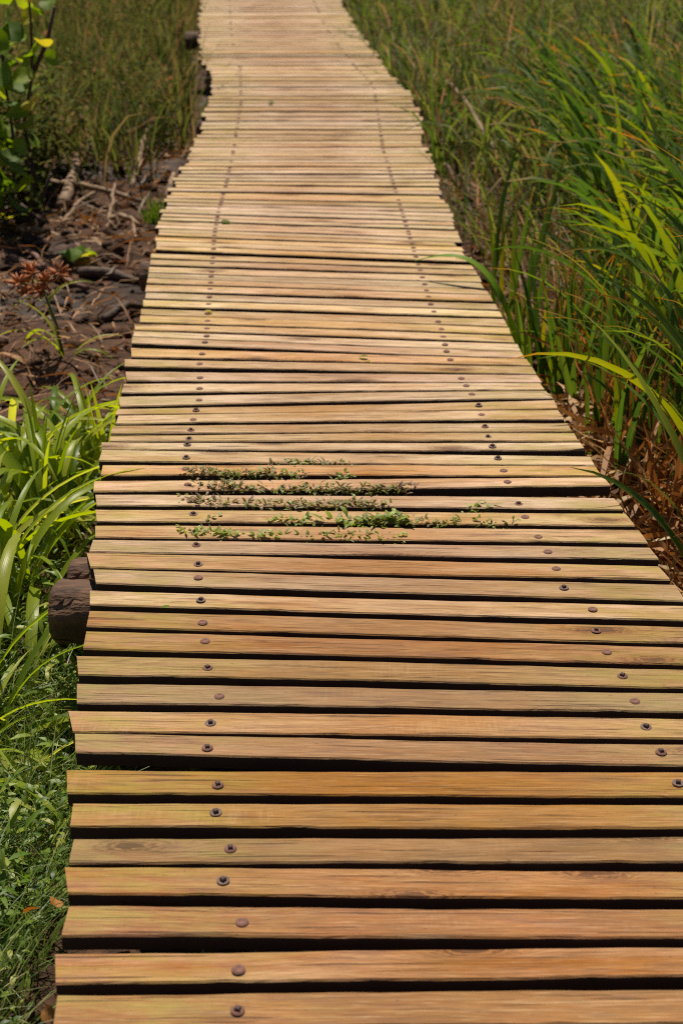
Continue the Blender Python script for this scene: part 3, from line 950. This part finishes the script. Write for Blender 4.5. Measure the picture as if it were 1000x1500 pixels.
def grass_field(name, n, region, keep, L, W, az, azs, l0, l1, mat, label, cat, tint=(0, 1), nseg=4, power=1.6):
    P = np.stack([RNG.uniform(region[0], region[1], n), RNG.uniform(region[2], region[3], n)], -1)
    P = P[keep(P[:, 0], P[:, 1])]
    n = len(P)
    z = ground_z(P[:, 0], P[:, 1]) - 0.02
    B = np.stack([P[:, 0], P[:, 1], z], -1)
    geo = blades(B, L * RNG.uniform(.5, 1.15, n), W * RNG.uniform(.6, 1.3, n), RNG.normal(az, azs, n) if azs < 3 else RNG.uniform(-np.pi, np.pi, n), RNG.uniform(*l0, n), RNG.uniform(*l1, n), RNG.uniform(*tint, n), nseg, 0.0, RNG.uniform(-1.2, 1.2, n), power)
    o = link(name, mesh_np(name, *geo[:2], mat, geo[2], geo[3]))
    return tag(o, label, cat, kind='stuff')


def clumpy(x, y, s=1.0, th=0.0):
    return (np.sin(3.1 * s * x + 1.7 * s * y) + np.sin(5.3 * s * y - 2.2 * s * x + 1) + RNG.normal(0, 0.7, np.shape(x))) > th


grass_field('grass', 34000, (-7, 0.2, 9.2, 26), lambda x, y: (x < edge_x(y, -1) - 0.1 - 0.25 * (y < 11)) & ((y > 10.2) | clumpy(x, y, 1, 0.6)) & clumpy(x, y, 1.2, -.5),
            0.78, 0.014, 0, 9, (0.0, 0.55), (0.3, 1.9), M_UNDER, 'fine olive marsh grass standing behind the mud left of the boardwalk', 'grass', tint=(0, .95))
grass_field('grass', 38000, (-0.5, 12, 8.4, 26), lambda x, y: (x > edge_x(y, 1) + 0.08 + 0.2 * (y < 10)) & ((y > 9.6) | (x > edge_x(y, 1) + 0.55)) & clumpy(x, y, .8, -1.4),
            0.8, 0.02, 2.6, 1.5, (0.0, 0.4), (0.5, 2.0), M_GRASS, 'tangled olive marsh grass beyond the mud right of the boardwalk', 'grass')
grass_field('grass', 5000, (0.6, 3.5, 6.2, 9.8), lambda x, y: (x > edge_x(y, 1) + 0.15) & clumpy(x, y, 1.6, 0.9 - 0.9 * (x - edge_x(y, 1) > .9)),
            0.6, 0.012, 2.6, 1.3, (0.1, 0.6), (0.7, 1.9), M_GRASS, 'sparse thin grass on the mud beside the right plank ends', 'grass', tint=(0.2, 1.0))

grass_field('dry_grass', 9000, (-0.5, 12, 8.8, 24), lambda x, y: (x > edge_x(y, 1) + 0.12) & clumpy(x, y, 1.5, .2), 0.75, 0.013, 0, 9, (0.0, 0.8), (0.4, 2.0), M_UNDER, 'brown and dull green stems tangled through the grass on the right', 'grass', tint=(.3, 1))
# ------------------------------------------------------------------ litter (stuff)
def litter(n, region, keep, L, W, label, tint=(0, 1), zoff=(0.0, 0.06), name='dead_leaves', mat=None, up=False):
    P = np.stack([RNG.uniform(region[0], region[1], n), RNG.uniform(region[2], region[3], n)], -1)
    P = P[keep(P[:, 0], P[:, 1])]
    n = len(P)
    B = np.stack([P[:, 0], P[:, 1], ground_z(P[:, 0], P[:, 1]) + RNG.uniform(*zoff, n)], -1)
    geo = blades(B, L * RNG.uniform(.4, 1.2, n), W * RNG.uniform(.5, 1.3, n), RNG.uniform(-np.pi, np.pi, n), RNG.uniform(0.0, 0.4, n) if up else RNG.uniform(0.9, 1.75, n), RNG.uniform(0.1, 1.3, n) if up else RNG.uniform(1.2, 2.1, n), RNG.uniform(*tint, n), 5, 0.0, RNG.uniform(-3, 3, n), 1.0,
                 kink=RNG.normal(0, 0.22, (n, 5)))
    o = link(name, mesh_np(name, *geo[:2], mat or M_DEAD, geo[2], geo[3]))
    return tag(o, label, 'dead leaves', kind='stuff')


litter(4600, (0.75, 2.4, 2.4, 5.5), lambda x, y: (x > edge_x(y, 1) + 0.10), 0.36, 0.019, 'tangle of orange and brown dead reed leaves under the reeds at the right edge', zoff=(0.0, 0.24), tint=(.05, 1))
litter(2600, (0.7, 3.4, 6.2, 11), lambda x, y: (x > edge_x(y, 1) + 0.05), 0.32, 0.010, 'scattered brown dead stalks on the mud to the right', tint=(0, .6))
litter(1800, (-4, -0.6, 5.4, 12), lambda x, y: (x < edge_x(y, -1) - 0.05), 0.30, 0.012, 'scattered brown dead stalks on the mud to the left', tint=(0, .7))
litter(2400, (-4, -0.6, 5.2, 11), lambda x, y: (x < edge_x(y, -1) - 0.03) & clumpy(x, y, 2, -.3), 0.07, 0.016, 'crumbled brown leaf fragments on the mud to the left', tint=(0, .5), zoff=(0, .02))

litter(3000, (0.95, 2.6, 2.9, 6.4), lambda x, y: (x > edge_x(y, 1) + 0.24 + 0.1 * RNG.random(np.shape(x))), 0.56, 0.02, 'upright orange dead stalks between the reed bases at the right edge', tint=(.35, .8), zoff=(0.0, 0.05), name='dead_stalks', up=True)

# clods of mud
cl_parts = []
CLV, CLF = None, None
bm = bmesh.new()
bmesh.ops.create_icosphere(bm, subdivisions=2, radius=1.0)
bv = np.array([v.co[:] for v in bm.verts]); bf = np.array([[v.index for v in f.verts] for f in bm.faces])
bm.free()
Vc, Fc, off = [], [], 0
for k in range(1500):
    sd_ = random.random() < 0.62
    if sd_: X, Y = random.uniform(-3.2, -0.75), random.uniform(5.2, 10.5)
    else: X, Y = random.uniform(0.7, 2.4), random.uniform(5.0, 10.0)
    s_ = random.choice([0.012, 0.016, 0.02, 0.03, 0.045]) * random.uniform(.7, 1.2)
    nn = 1 + 0.3 * np.sin(bv @ np.array([random.uniform(-4, 4) for _ in range(3)]) + k) + 0.12 * np.sin(bv @ np.array([random.uniform(-9, 9) for _ in range(3)]))
    v = bv * nn[:, None] * np.array([s_ * random.uniform(.8, 1.6), s_ * random.uniform(.8, 1.4), s_ * 0.85])
    a = random.uniform(0, 6.28)
    v = v @ np.array([[math.cos(a), math.sin(a), 0], [-math.sin(a), math.cos(a), 0], [0, 0, 1]])
    Vc.append(v + np.array([X, Y, float(ground_z(X, Y)) + 0.1 * s_])); Fc.append(bf + off); off += len(v)
clods = link('mud_clods', mesh_np('mud_clods', np.concatenate(Vc), np.zeros((0, 4)), M_MUD, Ft=np.concatenate(Fc)))
tag(clods, 'lumps of dark brown mud lying beside the boardwalk', 'mud', kind='stuff')

# ------------------------------------------------------------------ sticks
def stick(p0, p1, r0, r1, mat, label, sag=0.03, name='dead_stick', cat='stick'):
    p0, p1 = Vector(p0), Vector(p1)
    n = 7
    d = p1 - p0
    pts, rad = [], []
    for k in range(n + 1):
        t = k / n
        q_ = d * t
        q_ += Vector((random.gauss(0, .006), random.gauss(0, .006), sag * math.sin(math.pi * t) + random.gauss(0, .004)))
        pts.append(q_); rad.append(r0 + (r1 - r0) * t)
    rad = [r * 1.25 for r in rad]
    o = link(name, tube_mesh(name, pts, rad, mat, 8, 0.2), None, p0)
    return tag(o, label, cat)


def g(px, py, dz=0.0):
    return at(px, py, GZ + dz)


stick(g(90, 305), at(132, 205, GZ + .12), .035, .028, M_STICK, 'thick pale brown branch leaning up out of the mud left of the walk')
stick(g(66, 265, .06), g(213, 298, .03), .019, .013, M_STICK, 'long pale stick lying level across the mud behind the leaning branch')
stick(at(132, 207, GZ + .13), g(150, 275), .022, .012, M_STICK_DARK, 'short dark stick crossing the top of the leaning branch')
stick(g(193, 278), at(216, 190, GZ + .1), .018, .012, M_STICK, 'straight yellowish stalk leaning near the left plank ends')
stick(g(150, 212, .1), g(245, 178, .16), .014, .008, M_STICK, 'thin grey twig pointing up towards the boardwalk at the grass edge')
stick(g(0, 375, .03), g(130, 425, .02), .016, .012, M_STICK_RED, 'reddish straight stick slanting down over the black mud at the left border')
stick(g(30, 335, .04), g(110, 360, .03), .016, .010, M_STICK, 'tan stick lying behind the small round-leaved seedling')
stick(g(28, 360, .05), g(72, 402, .03), .013, .010, M_STICK_RED, 'short reddish stick pointing at the rust-red seed heads')
stick(g(130, 350, .05), g(176, 388, .02), .014, .010, M_STICK, 'pale stick just right of the small round-leaved seedling')
stick(g(90, 330, .05), g(140, 282, .05), .012, .008, M_STICK, 'thin arched twig over the mud in front of the long level stick')
stick(g(165, 318, .03), g(205, 330, .05), .015, .010, M_STICK, 'short pale stick beside the little grass tuft')
stick(g(150, 470, .03), g(205, 448, .03), .02, .014, M_STICK_DARK, 'thick brown stick lying close to the left plank ends')
stick(g(120, 400, .02), g(205, 415, .02), .024, .02, M_STICK_DARK, 'wet brown log lying in the mud next to a bearer end')
stick(g(160, 330), at(170, 268, GZ + .1), .012, .008, M_STICK, 'upright yellowish stub in the mud in front of the level stick')
stick(g(245, 295), at(256, 255, GZ + .12), .02, .012, M_STICK, 'ochre stub standing close against the left plank ends')
stick(g(728, 225, .25), g(655, 118, .5), .014, .010, M_STICK, 'long bent brown stem slanting through the right-hand grass')
stick(g(690, 240, .1), g(775, 285, .08), .010, .008, M_STICK_RED, 'thin brown stem lying across the grass beside the right plank ends')
stick(g(668, 280, .05), at(652, 240, GZ + .2), .012, .010, M_STICK, 'short curved brown stem next to the right plank ends')
stick(at(868, 560, GZ + .2), at(888, 515, GZ + .35), .012, .006, M_STICK, 'broken pale stalk among the reeds')

# ------------------------------------------------------------------ broad leaves
def round_leaf_mesh(seed, r=1.0, heart=0.18):
    rg = random.Random(seed)
    n, V, Fq, Ft, uv = 14, [(0, 0, 0)], [], [], [(0.5, 0.5)]
    rings = 2
    for j in range(1, rings + 1):
        for k in range(n):
            th = 2 * math.pi * k / n
            rad = r * j / rings * (1 - heart * math.exp(-((th - math.pi) / 0.5) ** 2) + 0.12 * math.cos(th)) * (1 + 0.04 * rg.uniform(-1, 1))
            x, y = rad * math.cos(th), rad * math.sin(th) * 0.92
            V.append((x, y, -0.18 * (x * x) / r + 0.22 * abs(y) + 0.05 * rg.uniform(-1, 1) * r))
            uv.append((0.5 + 0.5 * y / r, 0.5 + 0.35 * x / r))
    for k in range(n):
        Ft.append((0, 1 + k, 1 + (k + 1) % n))
        Fq.append((1 + k, 1 + n + k, 1 + n + (k + 1) % n, 1 + (k + 1) % n))
    return mesh_np('leaf', V, Fq, M_SHRUB, uv, Ft=Ft)


ROUND = [round_leaf_mesh(k) for k in range(6)]
sb = g(38, 345)
shrub = empty('round_leaved_shrub', sb, 0, 'twiggy shrub with round yellow-green leaves at the left border', 'shrub')
def lrel(px, py, depth_y):
    """point seen at (px,py) at world distance y"""
    a = at(px, py, 0.0); c0 = Vector((0, 0, CAM_H)); d = a - c0
    return c0 + d * (depth_y / d.y)
stem_lines = [[(40, 345), (52, 260), (36, 180), (48, 110), (46, 40), (40, -40)], [(52, 260), (20, 200), (8, 120), (0, 40)], [(48, 110), (70, 60), (80, 10)], [(30, 300), (70, 330), (62, 290), (75, 255)]]
for sl in stem_lines:
    pts = [lrel(x, y, sb.y + 0.05 * math.sin(k)) - sb for k, (x, y) in enumerate(sl)]
    link('stem', tube_mesh('stem', pts, [0.014 * (1 - 0.1 * k) for k in range(len(pts))], M_STEMB, 7, 0.15), shrub)
spots = [(12, 100, 30), (40, 95, 26), (22, 125, 26), (-5, 130, 30), (8, 150, 24), (38, 180, 22), (10, 205, 26), (45, 200, 24), (15, 230, 26), (30, 255, 26), (12, 280, 30), (38, 270, 22), (14, 315, 28), (5, 190, 22), (-8, 250, 28), (-10, 60, 28), (10, 30, 24), (62, 60, 18),
         (75, 85, 16), (25, 60, 20), (60, 20, 18), (0, 5, 26), (35, 0, 20), (-15, 180, 26), (28, 215, 18), (-5, 300, 24), (50, 130, 16), (70, 5, 16), (20, 165, 26), (2, 110, 28), (28, 85, 22), (48, 75, 18), (18, 245, 24), (8, 265, 28), (25, 300, 24), (45, 150, 18), (15, 45, 24), (42, 25, 18), (-5, 215, 26), (5, 75, 26), (32, 112, 20)]
for (x, y, s_) in spots:
    p = lrel(x, y, sb.y + random.uniform(-.3, .25)) - sb
    sz = s_ / 250.0 * 0.85
    link('leaf', random.choice(ROUND), shrub, p, (random.uniform(.1, 1.2), random.uniform(-.5, .5), random.uniform(0, 6.28)), (sz, sz, sz))
pf = lrel(42, 3, sb.y - 0.1)
fl = empty('flower', (0, 0, 0), 0)
fl.parent = shrub; fl.location = pf - sb
pet = mesh_np('petal', [(0, 0, 0), (.012, .009, .004), (.026, 0, .008), (.012, -.009, .004)], [(0, 1, 2, 3)], M_YELLOW)
for k in range(5):
    link('petal', pet, fl, (0, 0, 0), (0.2, -0.3, k * 1.257))

# small seedling with round leaves
sp = g(112, 398)
seed = empty('seedling', sp, 0, 'small seedling with a few round green leaves growing in the mud', 'plant')
link('stem', tube_mesh('stem', [(0, 0, 0), (0.005, 0, .06), (0, 0.01, .12)], [.005, .004, .003], M_STEMG, 6), seed)
for (dx, dy, s_) in [(-.06, 0, .048), (.0, -.02, .05), (.05, 0, .05), (.02, .04, .04), (-.04, .04, .04), (.09, .03, .03), (.05, .08, .035)]:
    link('leaf', random.choice(ROUND), seed, (dx, dy, .10 + random.uniform(-.02, .03)), (random.uniform(-.6, .2), random.uniform(-.5, .5), random.uniform(0, 6.28)), (s_, s_, s_))

# sedge with rust red seed heads
sg = g(98, 545)
sedge = empty('sedge', sg, 0, 'sedge with rust-red seed heads above arching leaves beside the mud', 'plant')
top = lrel(62, 418, sg.y + .05) - sg
link('stem', tube_mesh('stem', [(0, 0, 0), tuple(top * 0.5 + Vector((0.01, 0, .02))), tuple(top)], [.009, .008, .006], M_STEMG, 6), sedge)
def spikes(n, rad):
    V, Fq, Ft, off = [], [], [], 0
    for k in range(n):
        d = Vector((random.gauss(0, 1), random.gauss(0, 1), random.gauss(0.6, .7))).normalized()
        v, q, t = tube([d * rad * 0.15, d * rad * 0.6, d * rad], [.003, .0065, .0015], 5)
        V.append(v); Fq.append(q + off); Ft.append(t + off); off += len(v)
    return mesh_np('seed_head', np.concatenate(V), np.concatenate(Fq), M_SEDGE, Ft=np.concatenate(Ft))
for (x, y, rr_) in [(28, 415, .06), (48, 402, .065), (68, 414, .055), (86, 402, .065), (60, 428, .05), (38, 430, .05)]:
    hp = lrel(x, y, sg.y + .05 + random.uniform(-.04, .04)) - sg
    link('seed_head', spikes(22, rr_), sedge, hp)
    link('stalk', tube_mesh('stalk', [top * 0.97, hp], [.003, .002], M_STEMG, 5), sedge)
for (a, s_, f) in [(2.6, .3, .8), (0.3, .36, .82), (-1.2, .28, .7), (3.6, .3, .75), (0.9, .28, .78)]:
    link('leaf', random.choice(STRAPS), sedge, top * f, (0.3, 0.2, a), (s_, s_, s_))
for k in range(6):
    s_ = random.uniform(.45, .7)
    link('leaf', random.choice(STRAPS), sedge, (0, 0, 0), (random.gauss(0, .1), random.gauss(0, .1), random.uniform(0, 6.28)), (s_, s_, s_))

# little grass tuft close to the planks
joined_clump('grass_tuft', g(228, 328), 90, 'small bright green grass tuft in the mud against the left plank ends', 'grass tuft', None, 0.24, 0.007, 0, 3.0, (0.0, 0.5), (0.3, 1.2), 0.08, M_WEED, 'blades', (0.2, .7), 5)

# dead branch litter seen at the very right front
lp = at(985, 868, GZ + .25)
o = link('dead_leaf', round_leaf_mesh(91, 0.035), None, lp, (0.8, 0.3, 1.0))
o.data.materials.clear(); o.data.materials.append(M_DEAD_O)
tag(o, 'pale curled dead leaf by the plank end at the right border', 'leaf')

# ------------------------------------------------------------------ small leafy weeds (vectorised)
def sprigs(bases, h, nleaf, leafL, leafW, tint, lean=0.5):
    """upright sprigs with paired leaflets"""
    geos = []
    n = len(bases)
    for j in range(nleaf):
        t = (j + 1) / nleaf
        a = RNG.uniform(0, 6.28, n)
        hh = h * t
        P = bases + np.stack([RNG.normal(0, .012, n) + lean * hh * np.cos(a) * .25, RNG.normal(0, .012, n) + lean * hh * np.sin(a) * .25, hh], -1)
        geos.append(blades(P, leafL * RNG.uniform(.6, 1.2, n), leafW * RNG.uniform(.7, 1.2, n), RNG.uniform(-np.pi, np.pi, n), RNG.uniform(.4, 1.1, n), RNG.uniform(1.1, 2.0, n), np.clip(tint + RNG.normal(0, .15, n), 0, 1), 3, 0.25, 0, 1.0, 'lance'))
    return cat_geo(geos)


def leaf_field(n, region, keep, h, nl, lL, lW, name, label, mat, tint=(0, 1)):
    P = np.stack([RNG.uniform(region[0], region[1], n), RNG.uniform(region[2], region[3], n)], -1)
    P = P[keep(P[:, 0], P[:, 1])]
    B = np.stack([P[:, 0], P[:, 1], ground_z(P[:, 0], P[:, 1]) - .01], -1)
    geo = sprigs(B, h * RNG.uniform(.5, 1.2, len(B)), nl, lL, lW, RNG.uniform(*tint, len(B)))
    o = link(name, mesh_np(name, *geo[:2], mat, geo[2], geo[3]))
    return tag(o, label, 'weeds', kind='stuff')


leaf_field(2000, (-1.9, -0.62, 1.4, 3.9), lambda x, y: (x < edge_x(np.maximum(y, 2.15), -1) - 0.0) & clumpy(x, y, 3, -1.2), 0.17, 8, 0.035, 0.011, 'ground_cover', 'low leafy green weeds crowding the left border near the camera', M_WEED)
leaf_field(900, (-1.7, -0.7, 3.6, 5.4), lambda x, y: (x < edge_x(y, -1) - 0.02), 0.13, 7, 0.035, 0.012, 'ground_cover', 'low leafy weeds beneath the strap-leaved plants', M_WEED)
grass_field('grass', 6000, (-1.8, -0.62, 1.4, 3.5), lambda x, y: (x < edge_x(np.maximum(y, 2.15), -1) - 0.0), 0.38, 0.0032, -0.3, 1.4, (0.1, 0.9), (0.9, 2.0), M_STALK, 'thin pale grass stems arching over the low weeds at the left border', 'grass', tint=(0.0, 1.0), nseg=7)

for (x, y, lab) in [(82, 1322, 'orange dead leaf caught in the weeds beside the third plank'), (70, 1484, 'rusty dead leaf in the weeds at the bottom left corner'), (47, 1332, 'small tan dead leaf hanging in the weeds at the left border')]:
    o = link('dead_leaf', round_leaf_mesh(x + y, 0.017), None, at(x, y, GZ + .34), (random.uniform(.3, .9), random.uniform(-.5, .5), random.uniform(0, 6.28)))
    o.data.materials.clear(); o.data.materials.append(M_DEAD_O)
    tag(o, lab, 'leaf')

leaf_field(2300, (-5.5, -0.4, 9.8, 19), lambda x, y: (x < edge_x(y, -1) - 0.3) & clumpy(x, y, 1.3, .4), 0.55, 12, 0.085, 0.030, 'undergrowth', 'dark leafy undergrowth tangled through the grass left of the walk', M_UNDER, tint=(0, 1))
leaf_field(700, (-4.2, -1.9, 8.2, 10.5), lambda x, y: clumpy(x, y, 1.5, -.3), 0.85, 16, 0.085, 0.040, 'undergrowth', 'dense leafy undergrowth behind the round-leaved shrub', M_UNDER, tint=(0, .8))
leaf_field(650, (-1.7, -0.62, 1.4, 3.8), lambda x, y: (x < edge_x(np.maximum(y, 2.15), -1) - 0.01) & clumpy(x, y, 4, 0.2), 0.24, 8, 0.062, 0.017, 'ground_cover', 'taller lime green weeds standing above the low ones at the left border', M_WEED, tint=(.55, 1))
leaf_field(2600, (0.4, 6, 10, 20), lambda x, y: (x > edge_x(y, 1) + 0.15) & clumpy(x, y, 1.1, 0.2), 0.55, 10, 0.075, 0.026, 'undergrowth', 'leafy undergrowth mixed into the grass right of the far walk', M_UNDER, tint=(.1, 1))
# ------------------------------------------------------------------ weeds growing in the gaps of the deck
def weed_row(x0, y0, x1, y1, dens, h, tint, label, lsz=0.02, group='weeds growing out of the gaps between the planks'):
    a, b = at(x0, y0, -0.02), at(x1, y1, -0.02)
    n = max(3, int((b - a).length * dens * 0.95))
    t = RNG.random(n)
    env = 0.55 + 0.45 * np.abs(np.sin(t * (b - a).length * 16 + x0))
    base = np.stack([a.x + (b.x - a.x) * t, a.y + (b.y - a.y) * t + RNG.normal(0, .004, n), np.full(n, a.z)], -1)
    root = empty('gap_weed', (a + b) / 2, 0, label, 'weed', group)
    base -= np.array(((a + b) / 2)[:])
    geo = sprigs(base, (h * 0.52 * env * RNG.uniform(.3, 1.1, n)) + 0.014, 5, lsz * RNG.uniform(.5, 1.5, n), lsz * RNG.uniform(.28, .6, n), RNG.uniform(*tint, n), 0.5)
    o = link('leaves', mesh_np('leaves', *geo[:2], M_CREEP, geo[2], geo[3]), root)
    o['kind'] = 'stuff'
    V, Fq, Ft, off = [], [], [], 0
    m = max(2, n // 4)
    for k in range(m):
        i = int(RNG.integers(n))
        p = Vector(base[i])
        v, q, tt = tube([p, p + Vector((random.gauss(0, .012), random.gauss(0, .006), h * .5)), p + Vector((random.gauss(0, .025), random.gauss(0, .012), h * .9))], [.0014, .0011, .0007], 5)
        V.append(v); Fq.append(q + off); Ft.append(tt + off); off += len(v)
    o = link('stems', mesh_np('stems', np.concatenate(V), np.concatenate(Fq), M_STEMB, Ft=np.concatenate(Ft)), root)
    o['kind'] = 'stuff'
    return root


weed_row(268, 701, 332, 702, 170, .045, (.1, .6), 'bronze sprig tufts at the left end of the topmost weedy gap')
weed_row(322, 703, 450, 705, 170, .035, (.25, .9), 'green and bronze weed mat in the topmost weedy gap')
weed_row(496, 705, 512, 705, 240, .028, (.5, .9), 'single small green sprig right of the weed mat in the topmost weedy gap')
weed_row(273, 721, 345, 724, 150, .042, (.1, .6), 'bronze sprigs at the left end of the long weedy gap below the topmost')
weed_row(340, 725, 585, 725, 170, .022, (.2, .7), 'long low strip of olive weeds in the second weedy gap')
weed_row(583, 723, 600, 722, 180, .026, (0, .3), 'lone reddish sprig at the right end of the second weedy gap')
weed_row(265, 742, 335, 745, 150, .042, (.1, .6), 'bronze sprigs at the left end of the third weedy gap')
weed_row(328, 747, 566, 750, 190, .024, (.2, .75), 'long dense strip of olive weeds in the third weedy gap')
weed_row(676, 751, 716, 751, 120, .014, (.6, 1), 'few flat green leaves towards the right in the third weedy gap')
weed_row(296, 769, 316, 769, 120, .022, (.2, .5), 'tiny two-leaved sprig alone left in the fourth weedy gap')
weed_row(394, 772, 470, 773, 170, .024, (.4, 1), 'green leafy tuft in the middle of the fourth weedy gap')
weed_row(486, 773, 600, 774, 180, .034, (.4, 1), 'tallest leafy green weeds in the fourth weedy gap', lsz=.03)
weed_row(600, 774, 748, 774, 130, .018, (.3, .8), 'thin trail of weeds running right in the fourth weedy gap')
weed_row(270, 788, 304, 790, 300, .026, (.8, 1), 'bright lime green weed cushion at the left of the lowest weedy gap')
weed_row(306, 791, 350, 792, 260, .022, (.75, 1), 'bright lime green weed strip next to the cushion in the lowest weedy gap')
weed_row(370, 792, 412, 793, 130, .022, (.7, 1), 'flat green leaves in the middle of the lowest weedy gap', lsz=.03)
weed_row(444, 793, 462, 794, 170, .022, (.5, 1), 'small green sprig between two tufts in the lowest weedy gap')
weed_row(476, 794, 588, 796, 140, .02, (.5, 1), 'broken strip of green weeds in the right half of the lowest weedy gap')
weed_row(395, 686, 512, 687, 110, .012, (.3, .8), 'sparse flat weeds in the narrow gap above the weedy ones')

for (x, y, s_, lab, z) in [(533, 522, .018, 'small green leaf lying over a gap in the middle of the deck', .008), (539, 529, .014, 'small green leaf half sunk in a gap beside another leaf', .004),
                           (396, 149, .03, 'yellow-green leaf lying far along the walk', -.04), (330, 325, .03, 'pale green leaf lying near the left bolts far along the walk', -.03), (304, 456, .02, 'narrow green leaf lying beside a left bolt', .006),
                           (243, 889, .012, 'bit of yellow moss on a plank edge right of the projecting log', .003)]:
    p = at(x, y, z)
    o = link('fallen_leaf', round_leaf_mesh(int(x), 1.0), None, p, (random.uniform(-.2, .2), random.uniform(-.2, .2), random.uniform(0, 6.28)), (s_, s_ * .7, s_))
    tag(o, lab, 'leaf')
